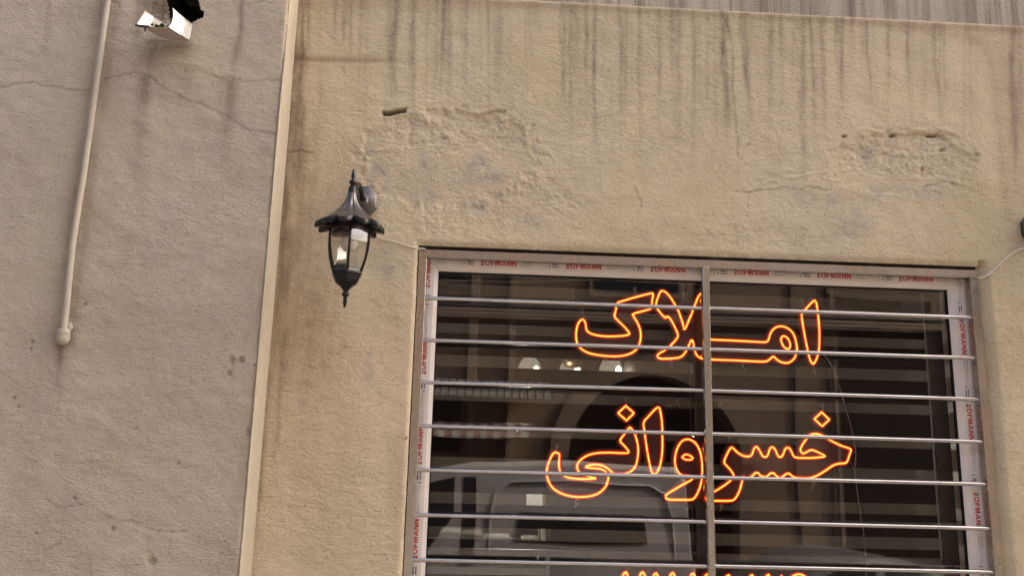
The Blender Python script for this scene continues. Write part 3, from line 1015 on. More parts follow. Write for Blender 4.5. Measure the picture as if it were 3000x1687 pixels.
def petal(q, r, z, a):
    if r < .012:
        return r, z
    k = abs(math.sin(NP / 2 * (a - PHA)))            # 0 on the ridges, 1 mid petal
    w = (r / .095)
    return r * (1 - .17 * (1 - k) * min(1, w * 3)) + .004 * k * w * w, z - .012 * (k ** 1.2) * w ** 1.6


zr = LZ(651)
za = LZ(563)
roof = []
for i in range(15):
    t = i / 14
    r = .0125 + .0825 * (t ** 2.2)
    roof.append((r, za + (zr - za) * t))
b = MB().lathe(roof, C0, NP * 12, petal)
o = b.build('roof', M['roof_metal'], lan, True, auto=38)
b = MB()                                              # flared rim under the roof


def rimmod(q, r, z, a):
    k = abs(math.sin(NP / 2 * (a - PHA)))
    return r * (1 - .17 * (1 - k)) + .004 * k, z - .012 * k ** 1.2


b.lathe([(.0945, zr - .0005), (.0962, zr - .005), (.0950, zr - .0125), (.080, zr - .011), (.066, zr - .006)], C0, NP * 12, rimmod)
b.lathe([(.066, zr - .012), (.066, zr - .030), (.0, zr - .030)], C0, 6, phase=math.radians(40))
b.build('roof_rim', M['black_metal'], lan, True, auto=38)
fin = [(r * 1.18, z) for r, z in [(.0, LZ(493)), (.0022, LZ(496)), (.0044, LZ(508)), (.0052, LZ(517)), (.0040, LZ(526)), (.0046, LZ(528)), (.0094, LZ(531)), (.0098, LZ(535)), (.0062, LZ(540)), (.0055, LZ(546)), (.0088, LZ(548)),
       (.0100, LZ(551)), (.0100, LZ(560)), (.0108, LZ(563)), (.0108, LZ(566))]]
MB().lathe(fin, C0, 16).build('finial', M['black_metal'], lan, True, auto=45)
# six curved ribs and the panes between
zt0, zb0 = zr - .030, LZ(798)
RT, RB = .0630, .0430


def body_r(t):
    return RT + (RB - RT) * t + .0075 * math.sin(math.pi * t) * (1 - .2 * t)


HP = [math.radians(60 * k + 40) for k in range(6)]
for k in range(6):
    a = HP[k]
    pts = []
    for i in range(9):
        t = i / 8
        r = body_r(t)
        pts.append((LX + r * math.cos(a), LY + r * math.sin(a), zt0 + (zb0 - zt0) * t))
    MB().tube(pts, .0036, 8).build('rib', M['black_metal'], lan, True)
    vs, fs = [], []
    a2 = a + math.radians(60)
    for i in range(9):
        t = i / 8
        r = body_r(t) * .975
        z = zt0 + (zb0 - zt0) * t
        for aa in (a, a2):
            vs.append((LX + r * math.cos(aa), LY + r * math.sin(aa), z))
        for aa in (a, a2):
            vs.append((LX + (r - .0016) * math.cos(aa), LY + (r - .0016) * math.sin(aa), z))
    for i in range(8):
        o = i * 4
        fs += [(o, o + 1, o + 5, o + 4), (o + 2, o + 6, o + 7, o + 3)]
    MB().add(vs, fs).build('pane', M['lamp_glass'], lan, True)
cup = [(.0, zb0 + .004), (.0435, zb0 + .004), (.0475, zb0 + .001), (.0475, zb0 - .006), (.043, zb0 - .010), (.0405, zb0 - .018), (.033, zb0 - .031), (.020, zb0 - .040), (.013, zb0 - .047), (.0105, LZ(848))]
MB().lathe(cup, C0, 6, phase=math.radians(40)).build('cup', M['black_metal'], lan, True, auto=28)
f2 = [(.0105, LZ(847)), (.0075, LZ(853)), (.0070, LZ(857)), (.0110, LZ(860)), (.0112, LZ(865)), (.0062, LZ(869)), (.0052, LZ(873)), (.0060, LZ(884)), (.0044, LZ(895)), (.0022, LZ(901)), (0, LZ(902))]
MB().lathe(f2, C0, 14).build('drop_finial', M['black_metal'], lan, True, auto=45)
MB().lathe([(.0, zt0), (.014, zt0), (.015, zt0 - .012), (.012, zt0 - .016)], C0, 14).lathe([(.030, zt0 + .001), (.044, zt0 - .002), (.040, zt0 - .010), (.0, zt0 - .012)], C0, 18).build('socket', M['black_metal'], lan, True, auto=40)
bl = []
for i in range(13):
    t = math.pi * i / 12
    bl.append((max(.0001, .024 * math.sin(t)), zt0 - .034 + .0245 * math.cos(t)))
MB().lathe(bl, C0, 18).build('bulb', M['bulb'], lan, True)
MB().tube([(LX, LY, zt0 - .055), (LX, LY, zb0 + .002)], .0042, 8).build('rod', M['grey_cable'], lan, True)
# wall plate and arm
PZ = U(1065, 594, 0)[2]
b = MB()
vs = []
for yy, s in ((-.002, 1.0), (-.014, 1.0), (-.020, .86), (-.028, .42), (-.034, .30)):
    for k in range(8):
        a = math.radians(22.5 + 45 * k)
        vs.append((LX + .043 * s * math.cos(a) / .92, yy, PZ + .050 * s * math.sin(a) / .92))
fs = [(i * 8 + k, i * 8 + (k + 1) % 8, i * 8 + 8 + (k + 1) % 8, i * 8 + 8 + k) for i in range(4) for k in range(8)] + [tuple(range(32, 40))]
b.add(vs, fs)
b.build('wall_plate', M['roof_metal'], lan, True, auto=25)
zn = LZ(556)
arm = smooth3([(LX, -.03, PZ), (LX, -.08, PZ + .022), (LX, -.15, PZ + .016), (LX, -.205, zn + .008), (LX, LY + .006, zn)], 2)
MB().tube(arm, .0075, 10).build('arm', M['black_metal'], lan, True, auto=40)
# the second one, mostly past the picture's right edge
lan2 = copy_tree(lan, (U(3028, 690, 0)[0] - LX, 0, 0))
lan2['label'] = 'second black lantern, past the right end of the window at the picture edge'

# feed cables
pts = [U(1078, 640, -.008), U(1094, 680, -.010), U(1112, 698, -.010), U(1150, 706, -.008), U(1185, 717, -.007), U(1215, 727, -.006), U(1246, 729, -.006)]
tag(MB().tube(smooth3(pts), .0023, 8).build('lamp_cable', M['cable'], None, True), 'cream cable sagging from the left lantern to the frame corner', 'cable')
pts = [U(2862, 814, -.004), U(2885, 812, -.006), U(2905, 797, -.008), U(2935, 768, -.008), U(2965, 742, -.008), U(2992, 728, -.010), U(3030, 722, -.012)]
tag(MB().tube(smooth3(pts), .0023, 8).build('lamp_cable', M['cable'], None, True), 'cream cable rising from the upper right frame corner to the right lantern', 'cable')

# ------------------------------------------------------------------ stainless grille
GY0, GY1 = .0035, .033
gr = thing('window_grille', 'tarnished stainless steel frame with thin horizontal bars over the shop window', 'window grille', ((SX0 + SX1) / 2, 0, WZ0))
TW = .0262
MB().bbox(SX0, SX0 + TW - .0006, GY0, GY1, WZ0, SZ1 - TW - .0004).build('side_post', M['steel'], gr)
MB().bbox(SX1 - TW, SX1, GY0, GY1, WZ0, SZ1 - TW - .0004).build('side_post', M['steel'], gr)
MB().bbox(SX0, SX1, GY0 - .0008, GY1, SZ1 - TW, SZ1).build('top_rail', M['steel'], gr)
MX0 = float(np.mean([U(2062.5, 784, 0)[0], U(2072, 1683, 0)[0]]))
MX1 = float(np.mean([U(2083, 784, 0)[0], U(2092.5, 1676, 0)[0]]))
MB().bbox(MX0, MX1, GY0 - .006, GY0 + .018, WZ0, SZ1 - TW + .004, .0035).build('centre_post', M['steel'], gr)
ZB = [2.2 + q for q in (0.494, 0.362, 0.231, 0.098, -0.033, -0.165, -0.294)]
ZB += [ZB[-1] - .1313 * k for k in (1, 2, 3, 4)]
for z in ZB:
    if z < WZ0 + .03:
        continue
    for xa, xb in ((SX0 + TW + .0004, MX0 - .0004), (MX1 + .0004, SX1 - TW - .0004)):
        q = random.uniform(-.0008, .0008)
        MB().tube([(xa, .0145, z + q), (xb, .0145, z - q)], .0066, 14).build('bar', M['bar'], gr, True, auto=60)

# ------------------------------------------------------------------ plastic window with its film, beads and glass
UY = .041
UX0, UX1, UZ1 = SX0 - .001, SX1 - .006, SZ1 - .010
win = thing('shop_window', 'white plastic framed shop window with printed protective film still on its profiles', 'window', ((SX0 + SX1) / 2, UY, WZ0))
GX0, GZ1, GX1 = U(1281, 880, .052)[0], U(1600, 806, .052)[2], U(2775, 855, .052)[0]
BW = .020                                              # glazing bead
FX0, FX1, FZ1 = GX0 - BW, GX1 + BW, GZ1 + BW
MB().bbox(UX0, UX1, UY, UY + .06, FZ1, UZ1, .0015).build('frame_top', M['upvc'], win)
MB().bbox(UX0, FX0, UY, UY + .06, WZ0, FZ1 - .0004, .0015).build('frame_side', M['upvc'], win)
MB().bbox(FX1, UX1, UY, UY + .06, WZ0, FZ1 - .0004, .0015).build('frame_side', M['upvc'], win)


def bead(a0, a1, b0, b1):
    """strip sloping from the frame face (a) down to the glass (b); a0..a1 outer line, b0..b1 inner line, in (x, z)"""
    vs = [(a0[0], UY + .001, a0[1]), (a1[0], UY + .001, a1[1]), (b0[0] * .35 + a0[0] * .65, UY + .0015, b0[1] * .35 + a0[1] * .65), (b1[0] * .35 + a1[0] * .65, UY + .0015, b1[1] * .35 + a1[1] * .65),
          (b0[0], UY + .011, b0[1]), (b1[0], UY + .011, b1[1]), (b0[0], UY + .06, b0[1]), (b1[0], UY + .06, b1[1])]
    return MB().add(vs, [(0, 1, 3, 2), (2, 3, 5, 4), (4, 5, 7, 6)])


bead((FX0, FZ1), (FX1, FZ1), (GX0, GZ1), (GX1, GZ1)).build('bead', M['upvc'], win)
bead((FX0, WZ0), (FX0, FZ1), (GX0, WZ0), (GX0, GZ1)).build('bead', M['upvc'], win)
bead((FX1, FZ1), (FX1, WZ0), (GX1, GZ1), (GX1, WZ0)).build('bead', M['upvc'], win)
b = MB().box(GX0 - .001, GX1 + .001, UY + .012, UY + .062, GZ1 - .0035, GZ1 + .001)  # top gasket run deep: its black stands for shade under the bead
b.box(GX1 - .006, GX1 + .001, UY + .0125, UY + .020, WZ0, GZ1 - .0036).box(GX0 - .001, GX0 + .0035, UY + .0125, UY + .020, WZ0, GZ1 - .0036)
b.build('gasket_and_cap', M['gasket_and_cap'], win)
GY = .060
UMX0, UMX1 = U(2030, 1000, .10)[0], U(2060, 1000, .10)[0]
XM = (UMX0 + UMX1) / 2
MB().box(GX0, XM - .001, GY, GY + .004, WZ0, GZ1 - .0037).build('pane', M['glass'], win)
MB().box(XM + .001, GX1, GY, GY + .004, WZ0, GZ1 - .0037).build('pane', M['glass'], win)
MB().bbox(UMX0, UMX1 + .02, .104, .140, WZ0, GZ1 + .03, .002).build('mullion', M['mullion'], win)
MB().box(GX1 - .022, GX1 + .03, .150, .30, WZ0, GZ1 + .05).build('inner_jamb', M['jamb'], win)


# printed film -----------------------------------------------------------
def text_mesh(s, size, bold=0.0, shear=0.0, spacing=1.0):
    cu = bpy.data.curves.new('t', 'FONT')
    cu.body = s
    cu.size = size
    cu.offset = bold
    cu.shear = shear
    cu.space_character = spacing
    cu.resolution_u = 3
    ob = bpy.data.objects.new('t', cu)
    COL.objects.link(ob)
    dg = bpy.context.evaluated_depsgraph_get()
    me = bpy.data.meshes.new_from_object(ob.evaluated_get(dg))
    v = np.array([q.co[:] for q in me.vertices])
    f = [tuple(p.vertices) for p in me.polygons]
    bpy.data.objects.remove(ob)
    bpy.data.curves.remove(cu)
    bpy.data.meshes.remove(me)
    return v, f


def block_word():
    """OFMANN in bold block capitals, unit height, as flat polygons"""
    V, Fs = [], []

    def poly(p):
        o = len(V)
        V.extend(p)
        Fs.append(tuple(range(o, o + len(p))))
    w = .25
    x = 0.0
    n = 20
    for i in range(n):                                   # O
        a, b_ = 2 * math.pi * i / n, 2 * math.pi * (i + 1) / n
        poly([(x + .5 + .5 * math.cos(a), .5 + .52 * math.sin(a)), (x + .5 + .5 * math.cos(b_), .5 + .52 * math.sin(b_)),
              (x + .5 + .28 * math.cos(b_), .5 + .29 * math.sin(b_)), (x + .5 + .28 * math.cos(a), .5 + .29 * math.sin(a))])
    x += 1.14
    poly([(x, 0), (x + w, 0), (x + w, 1), (x, 1)])        # F
    poly([(x + w, .79), (x + .70, .79), (x + .70, 1), (x + w, 1)])
    poly([(x + w, .40), (x + .64, .40), (x + .64, .60), (x + w, .60)])
    x += .84

    def bar(a, b_, h0=0, h1=1, ww=w):
        poly([(a, h0), (a + ww, h0), (b_ + ww, h1), (b_, h1)])
    bar(x, x, ww=.22)                                      # M
    poly([(x + .22, 1), (x + .22, .62), (x + .46, .0), (x + .58, .0), (x + .58, .35), (x + .42, .72), (x + .30, 1)])
    poly([(x + .82, 1), (x + .74, 1), (x + .58, .62), (x + .58, .0), (x + .60, .0), (x + .82, .60)])
    bar(x + .82, x + .82, ww=.22)
    x += 1.16
    poly([(x, 0), (x + .25, 0), (x + .52, .80), (x + .52, 1), (x + .38, 1)])   # A
    poly([(x + .79, 0), (x + 1.04, 0), (x + .66, 1), (x + .52, 1), (x + .52, .80)])
    poly([(x + .32, .20), (x + .72, .20), (x + .65, .40), (x + .39, .40)])
    x += 1.14
    for _ in range(2):                                     # N N
        bar(x, x, ww=.23)
        bar(x + .64, x + .64, ww=.23)
        poly([(x + .23, 1), (x + .23, .58), (x + .62, 0), (x + .64, 0), (x + .64, .40), (x + .25, 1)])
        x += 1.02
    V = np.array([(p[0] / (x - .15), p[1]) for p in V])
    return V, Fs


TV2, TF = block_word()
PER = .2755                                             # the print repeats
WW, WH, LGW = .102, .0165, .0125                        # word, its height, the two-square mark before it


def imprint(place, s0, s1, base):
    """print along a run: place(s, t) -> (x, z); s along the run, t across; base = s of each mark"""
    red, blue, gry = MB(), MB(), MB()
    yy = UY - .0012

    def ok(a):
        return s0 <= a <= s1

    def q(b, a0, a1, t0, t1):
        a0, a1 = max(a0, s0), min(a1, s1)
        if a1 <= a0:
            return
        p = [place(a0, t0), place(a1, t0), place(a1, t1), place(a0, t1)]
        b.add([(x, yy, z) for x, z in p], [(0, 1, 2, 3)])
    for m in base:
        q(red, m, m + .0085, 0, .0062)
        q(blue, m + .001, m + .0090, .0088, .0136)
        q(gry, m - .001, m + .0125, -.0006, .0002)
        if ok(m + LGW) and ok(m + LGW + WW):
            vs = [(*place(m + LGW + v[0] * WW, v[1] * WH),) for v in TV2]
            red.add([(x, yy, z) for x, z in vs], TF)
        else:
            vs = [(*place(min(max(m + LGW + v[0] * WW, s0), s1), v[1] * WH),) for v in TV2]
            fs = [f for f in TF if s0 < np.mean([m + LGW + TV2[i][0] * WW for i in f]) < s1]
            red.add([(x, yy, z) for x, z in vs], fs)
        e = m + LGW + WW
        rr = random.Random(int(m * 1000))
        for k, (t, a, bq) in enumerate(((.0150, .006, .052), (.0118, .016, .090), (.0060, .006, .092), (.0030, .016, .050))):
            a0 = e + a
            while a0 < e + bq:                          # words too small to read
                wl = rr.uniform(.003, .009)
                q(gry, a0, min(a0 + wl, e + bq), t - .0007, t + .0007)
                a0 += wl + .0012
        q(gry, e + .0945, e + .0957, -.001, .0165)
        q(gry, e + .104, e + .109, .0120, .0135)
        q(gry, e + .1035, e + .1095, .0020, .0080)
        q(gry, e + .105, e + .108, -.0010, .0010)
        q(blue, e + .1155, e + .127, .0085, .0118)
        q(gry, e + .128, e + .138, .0085, .0115)
        q(blue, e + .1155, e + .138, .0010, .0040)
    return red, blue, gry


rows = []
tb = U(1409, 777, UY)[2]
xb0 = U(1409, 777, UY)[0]
rows.append(imprint(lambda s, t: (s, tb + t), FX0 + .002, UX1 - .030, [xb0 + PER * k for k in range(-1, 6)]))
lz = [U(1254, 842, UY)[2] - PER * k for k in range(-1, 6)]
lx = FX0 - .005
rows.append(imprint(lambda s, t: (lx - t, s), WZ0, FZ1 + .012, lz))
rz = [U(2820, 936, UY)[2] - PER * k for k in range(-1, 6)]
rx = FX1 + .0065
rows.append(imprint(lambda s, t: (rx + t, -s), -FZ1 - .016, -WZ0, [-z for z in rz]))
fm = MB()
fm.box(UX0 + .001, UX1 - .001, UY - .0006, UY - .0001, FZ1 + .0005, UZ1 - .001)
fm.box(UX0 + .001, FX0 - .0005, UY - .0006, UY - .0001, WZ0, FZ1 - .001).box(FX1 + .0005, UX1 - .001, UY - .0006, UY - .0001, WZ0, FZ1 - .001)
film = fm.build('protective_film', M['film'], win)
for nm, k, mt in (('red_print', 0, 'print_red'), ('navy_print', 1, 'print_blue'), ('grey_print', 2, 'print_grey')):
    b = MB()
    for r in rows:
        b.add(r[k].v, r[k].f)
    b.build(nm, M[mt], film)

# ------------------------------------------------------------------ LED letters behind the glass
SY = .086


def zA(p): return [(1660 + x / 5.795, 830 + y / 5.795) for x, y in p]
def zB(p): return [(2030 + x / 5.795, 830 + y / 5.795) for x, y in p]
def zC(p): return [(1570 + x / 4.83, 1170 + y / 4.83) for x, y in p]
def zD(p): return [(1900 + x / 4.5275, 1170 + y / 4.5275) for x, y in p]
def zE(p): return [(2160 + x / 5.795, 1180 + y / 5.795) for x, y in p]


KAF = zA([(260, 605), (310, 640), (325, 710), (332, 790), (390, 845), (500, 880), (650, 898), (800, 900), (950, 890), (1062, 872), (1068, 842), (1000, 755), (880, 640), (806, 565),
          (830, 470), (845, 400), (850, 328), (1000, 285), (1200, 225), (1440, 165), (1472, 178), (1455, 260), (1447, 340), (1446, 428), (1300, 470), (1112, 515), (1140, 570), (1200, 660),
          (1240, 760), (1262, 860), (1255, 950), (1235, 1030), (1190, 1120), (1100, 1185), (980, 1225), (830, 1240), (650, 1230), (450, 1205), (330, 1165), (230, 1100), (175, 1010),
          (158, 920), (160, 830), (175, 740), (205, 660)])
MLA = zA([(1610, 122), (1680, 145), (1750, 220), (1830, 345), (1885, 440), (1940, 580), (1975, 690), (1996, 800), (2035, 725), (2080, 610), (2150, 450), (2180, 360), (2230, 230), (2262, 182), (2300, 176)])
MLA += zB([(190, 195), (202, 400), (198, 600), (190, 780), (208, 890), (250, 945), (330, 955), (800, 975), (1150, 995), (1240, 1000), (1285, 960), (1310, 850), (1370, 765), (1450, 728), (1530, 730),
           (1620, 765), (1690, 830), (1730, 910), (1755, 1020), (1770, 1110), (1750, 1220), (1700, 1300), (1620, 1350), (1540, 1350), (1450, 1315), (1395, 1265), (1362, 1232), (1290, 1300), (1230, 1330),
           (1000, 1320), (700, 1305), (330, 1293), (190, 1282)])
MLA += zA([(2260, 1265), (2200, 1210), (2165, 1130), (2155, 1020), (2125, 942), (2075, 1050), (2030, 1150), (1975, 1220), (1920, 1258), (1780, 1275), (1600, 1280), (1552, 1265), (1538, 1215), (1580, 1180),
           (1680, 1130), (1790, 1030), (1860, 950), (1892, 900), (1885, 850), (1840, 750), (1790, 650), (1740, 575), (1703, 560), (1688, 588), (1660, 575), (1590, 500), (1530, 420), (1512, 345), (1545, 250), (1580, 160)])
MIM = zB([(1545, 888), (1600, 920), (1640, 985), (1655, 1050), (1640, 1105), (1590, 1112), (1545, 1080), (1510, 1020), (1490, 945), (1510, 905)])
ALF = zB([(2060, 285), (2092, 320), (2110, 420), (2125, 550), (2140, 700), (2148, 900), (2145, 1050), (2135, 1150), (2115, 1230), (2085, 1310), (2045, 1372), (2010, 1345), (1975, 1260), (1950, 1150),
          (1925, 1030), (1890, 850), (1860, 680), (1840, 530), (1860, 490), (1920, 430), (1990, 350)])
YEH = zC([(285, 742), (335, 770), (327, 860), (325, 960), (350, 1030), (410, 1085), (490, 1110), (680, 1125), (880, 1116), (760, 1092), (650, 1055), (605, 1020), (580, 960), (590, 900), (640, 840),
          (740, 780), (880, 750), (1050, 748), (1180, 755), (1300, 757), (1318, 735), (1260, 660), (1178, 580), (1240, 505), (1300, 420), (1330, 386), (1370, 430), (1410, 510), (1440, 620), (1450, 740),
          (1430, 880), (1400, 960), (1340, 1020), (1250, 1050), (1100, 1052), (1050, 1000), (980, 945), (900, 920), (800, 914), (695, 945), (720, 962), (850, 970), (940, 985), (1000, 1030), (1025, 1090),
          (1020, 1140), (990, 1230), (900, 1320), (780, 1365), (620, 1380), (450, 1360), (300, 1300), (210, 1220), (165, 1120), (150, 1030), (165, 930), (210, 820), (245, 755)])
DI1 = zC([(1270, 88), (1388, 190), (1280, 294), (1162, 190)])
AL2 = zC([(1740, 96), (1765, 180), (1785, 330), (1790, 500), (1790, 700), (1775, 850), (1745, 970), (1690, 1064), (1640, 1040), (1610, 920), (1580, 760), (1555, 600), (1535, 440), (1515, 318), (1590, 240), (1680, 140)])
WAW = zD([(515, 520), (590, 545), (650, 610), (690, 700), (710, 830), (712, 980), (700, 1090), (670, 1200), (620, 1290), (580, 1328), (420, 1326), (250, 1326), (222, 1290), (240, 1250), (330, 1200),
          (440, 1130), (550, 1075), (600, 1035), (520, 1010), (440, 1000), (400, 970), (365, 910), (345, 820), (360, 700), (400, 600), (450, 540)])
WIN = zD([(500, 722), (560, 745), (590, 772), (570, 797), (490, 797), (442, 770), (460, 742)])
KHS = zD([(1095, 622), (1040, 720), (992, 830), (1050, 890), (1110, 960), (1138, 1020), (1090, 1070), (1000, 1140), (870, 1220), (790, 1265), (755, 1305), (775, 1335), (870, 1340), (1000, 1340), (1112, 1340),
          (1160, 1300), (1210, 1200), (1240, 1080), (1252, 1012)])
KHS += zE([(150, 1285), (230, 1255), (332, 1160), (400, 1240), (490, 1258), (592, 1162), (680, 1255), (740, 1272), (862, 1172), (950, 1260), (1100, 1276), (1250, 1270), (1380, 1220), (1530, 1120), (1640, 1045),
           (1740, 1022), (1855, 1020), (1885, 930), (1920, 830), (1934, 788), (1900, 768), (1750, 720), (1650, 670), (1540, 610), (1420, 535), (1330, 518), (1240, 530), (1170, 610), (1100, 710), (1062, 790),
           (1105, 862), (1160, 840), (1250, 788), (1340, 820), (1512, 902), (1420, 917), (1250, 932), (1000, 930), (950, 900), (910, 800), (868, 748), (810, 770), (780, 870), (740, 922), (690, 905), (650, 800),
           (600, 738), (550, 770), (520, 880), (480, 922), (430, 905), (390, 830), (330, 726), (280, 770), (250, 880), (190, 912), (90, 895), (0, 838)])
KHS += zD([(1140, 660)])
DI2 = zE([(1430, 156), (1560, 280), (1440, 394), (1306, 270)])


def wz(path):
    return np.array([[U(x, y, SY)[0], U(x, y, SY)[2]] for x, y in path])


def resample(p, step):
    q = np.vstack([p, p[:1]])
    d = np.concatenate([[0], np.cumsum(np.hypot(*np.diff(q, axis=0).T))])
    n = max(4, int(round(d[-1] / step)))
    s = np.linspace(0, d[-1], n, endpoint=False)
    return np.stack([np.interp(s, d, q[:, 0]), np.interp(s, d, q[:, 1])], 1)


N_LED = 0


def letter(root, paths, rnd=1, hooks=()):
    """an acrylic cut-out, its black reddened for lamp glow (outer path filled, rim proud of it) with a string of lamps along each path"""
    global N_LED
    b = MB()
    loops = [chaikin(wz(p), rnd) for p in paths]
    outer = loops[0]
    b.prism([tuple(p) for p in outer], SY + .003, SY + .0055)
    b.tube([(p[0], SY + .0045, p[1]) for p in resample(outer, .006)], .0135, 10, flat=.16, closed=True)
    let = b.build('letter', M['acrylic'], root)
    b = MB()
    for lp in loops:
        for k, (x, z) in enumerate(resample(lp, .0064)):
            N_LED += 1
            a0 = k * .5
            ring = lambda r, y: [(x + r * math.cos(a0 + math.pi / 3 * i), y, z + r * math.sin(a0 + math.pi / 3 * i)) for i in range(6)]
            vs = [(x, SY - .0042, z)] + ring(.0018, SY - .0034) + ring(.0027, SY - .0012) + ring(.0066, SY + .0002) + ring(.0066, SY + .0012)
            fs = [(0, 1 + i, 1 + (i + 1) % 6) for i in range(6)] + [(1 + i, 7 + i, 7 + (i + 1) % 6, 1 + (i + 1) % 6) for i in range(6)]
            b.add(vs, fs, 0)
            n0 = len(b.v) - 25
            b.f += [(n0 + 7 + i, n0 + 13 + i, n0 + 13 + (i + 1) % 6, n0 + 7 + (i + 1) % 6) for i in range(6)]
            b.m += [1] * 6
            b.f += [(n0 + 13 + i, n0 + 19 + i, n0 + 19 + (i + 1) % 6, n0 + 13 + (i + 1) % 6) for i in range(6)]
            b.m += [1] * 6
    b.build('led_string', [M['led'], M['led_halo']], let, False, 'stuff')
    return let


def hook(root, px, py, flip=1):
    c = U(px, py, SY - .004)
    b = MB()
    ring = [(c[0] + .0042 * math.cos(t), c[1], c[2] + .004 + .0062 * math.sin(t)) for t in np.linspace(0, 2 * math.pi, 13)[:-1]]
    b.tube(ring, .0011, 6, closed=True)
    b.tube([(c[0], c[1], c[2] - .002), (c[0] + .003 * flip, c[1], c[2] - .009), (c[0] + .007 * flip, c[1], c[2] - .0135)], .0013, 6)
    b.build('hook', M['clear'], root, True)


s1 = thing('led_sign', 'upper glowing red Persian word, two words above the cut off one', 'lit sign', U(2040, 950, SY), 'rows of LED lettering')
s1['label'] = 'upper row of glowing red LED lettering, reading املاک behind the bars'
letter(s1, [KAF])
letter(s1, [MLA, MIM])
letter(s1, [ALF])
for a in ((1705, 916), (1860, 851), (1773, 1056), (1966, 1066), (2175, 1068), (2350, 886), (2384, 1084), (2062, 826)):
    hook(s1, *a)
s2 = thing('led_sign', 'middle row of glowing red LED lettering, reading خسروانی with two diamond dots', 'lit sign', U(2040, 1340, SY), 'rows of LED lettering')
letter(s2, [YEH])
letter(s2, [DI1], 0)
letter(s2, [AL2])
letter(s2, [WAW, WIN])
letter(s2, [KHS])
letter(s2, [DI2], 0)
for a in ((1632, 1309), (1833, 1172), (1690, 1472), (2114, 1484), (2138, 1284), (2382, 1420), (2408, 1190)):
    hook(s2, *a, flip=random.choice((1, -1)))
s3 = thing('led_sign', 'lowest row of red LED lettering, only its tips showing above the lower picture edge', 'lit sign', U(2040, 1740, SY), 'rows of LED lettering')


def tips(pk):
    p = []
    for (x, y, w) in pk:
        p += [(x - w, y + 34), (x - w * .45, y + 9), (x, y), (x + w * .45, y + 9), (x + w, y + 34)]
    return p + [(pk[-1][0] + pk[-1][2], 1760), (pk[0][0] - pk[0][2], 1760)]


letter(s3, [tips([(1832, 1673, 15), (1882, 1673, 15)])])
letter(s3, [tips([(1921, 1676, 15), (1970, 1675, 15)])])
letter(s3, [tips([(2029, 1677, 15), (2070, 1679, 12)])])
letter(s3, [tips([(2133, 1681, 15)])])
letter(s3, [tips([(2202, 1681, 14), (2250, 1680, 14), (2289, 1684, 8)])])
letter(s3, [[(2305, 1710), (2316, 1690), (2334, 1680), (2352, 1682), (2366, 1694), (2374, 1712), (2374, 1760), (2305, 1760)]])

# wires inside the glass
pts = [U(x, y, .078) for x, y in ((1272, 820), (1350, 822), (1430, 824), (1520, 826), (1600, 824), (1700, 820), (1780, 818), (1830, 822), (1900, 826), (2040, 832))]
tag(MB().tube(smooth3(pts), .0021, 8).build('slack_cable', M['grey_cable'], None, True), 'grey cable hanging slack along the top of the left pane', 'cable')
pts = [U(x, y, .082) for x, y in ((2405, 1030), (2425, 1050), (2448, 1094), (2463, 1146), (2481, 1205), (2499, 1272), (2509, 1330), (2503, 1374), (2510, 1427), (2522, 1517), (2533, 1574), (2537, 1650), (2540, 1720))]
pw = thing('sign_wire', 'thin pale twisted wire hanging down the right pane beside the lettering', 'wire', U(2500, 1374, .082))
sm = smooth3(pts, 3)
for ph in (0, math.pi):
    tw = [(p[0] + .0013 * math.cos(i * 1.1 + ph), p[1] + .0013 * math.sin(i * 1.1 + ph), p[2]) for i, p in enumerate(sm)]
    MB().tube(tw, .0010, 6).build('strand', M['pale_wire' if ph else 'clear'], pw, True)
MB().tube(smooth3([U(2490, 1352, .082), U(2496, 1362, .082), U(2503, 1376, .082)]), .0010, 6).build('strand', M['clear'], pw, True)
# gold script on the glass
V, Fc = text_mesh('Khosravani', .045, -.0006, .35)
o0 = U(1948, 1198, GY + .0052)
M['gold'] = simple('gold_script', (0.30, 0.21, 0.10), 0.35, 0.4)
tag(MB().add([(o0[0] + v[0] * .9, o0[1], o0[2] + v[1] * .8 + v[0] * .05) for v in V], Fc).build('gold_lettering', M['gold']), 'faint gold slanting script on the glass behind the middle lettering row', 'lettering')

# ------------------------------------------------------------------ two striped blinds
BY = .165
LIGHT = [(797, 8), (897, 17), (1007, 15), (1099.5, 17), (1199, 15), (1300, 13), (1391, 17), (1491, 16), (1591, 17)]
zl = [(U(2650, c, BY)[2], h * .00109) for c, h in LIGHT]
zl[0] = (zl[1][0] + .105, .014)
zbot = U(2600, 1640, BY)[2]
for nm, xa, xb, lab in ((0, GX0 - .03, UMX0 + .004, 'dark striped day and night blind behind the left pane'), (1, UMX1 + .012, GX1 - .026, 'dark striped day and night blind behind the right pane')):
    bl = thing('striped_blind', lab, 'blind', ((xa + xb) / 2, BY, GZ1), 'striped window blinds')
    dz = .0 if nm else .002
    edges = [GZ1 + .06]
    for z, h in zl:
        MB().box(xa, xb, BY + .0005, BY + .0012, z + dz - h, z + dz + h).build('sheer_band', M['sheer'], bl)
        edges += [z + dz + h, z + dz - h]
    edges.append(zbot + .010)
    for k in range(0, len(edges), 2):
        MB().box(xa, xb, BY + .0004, BY + .0014, edges[k + 1], edges[k]).build('opaque_band', M['opaque'], bl)
    # rolled folds between the first stripes: fine raised hems
    for k in range(6):
        zz = zl[1][0] - .022 - .013 * k
        if zz > zl[2][0] + .02:
            MB().box(xa, xb, BY - .0022, BY + .0002, zz - .0016, zz + .0016).build('hem', M['rail'], bl)
    MB().bbox(xa, xb, BY - .006, BY + .008, zbot - .0105, zbot + .0095, .003).build('bottom_rail', M['rail'], bl)

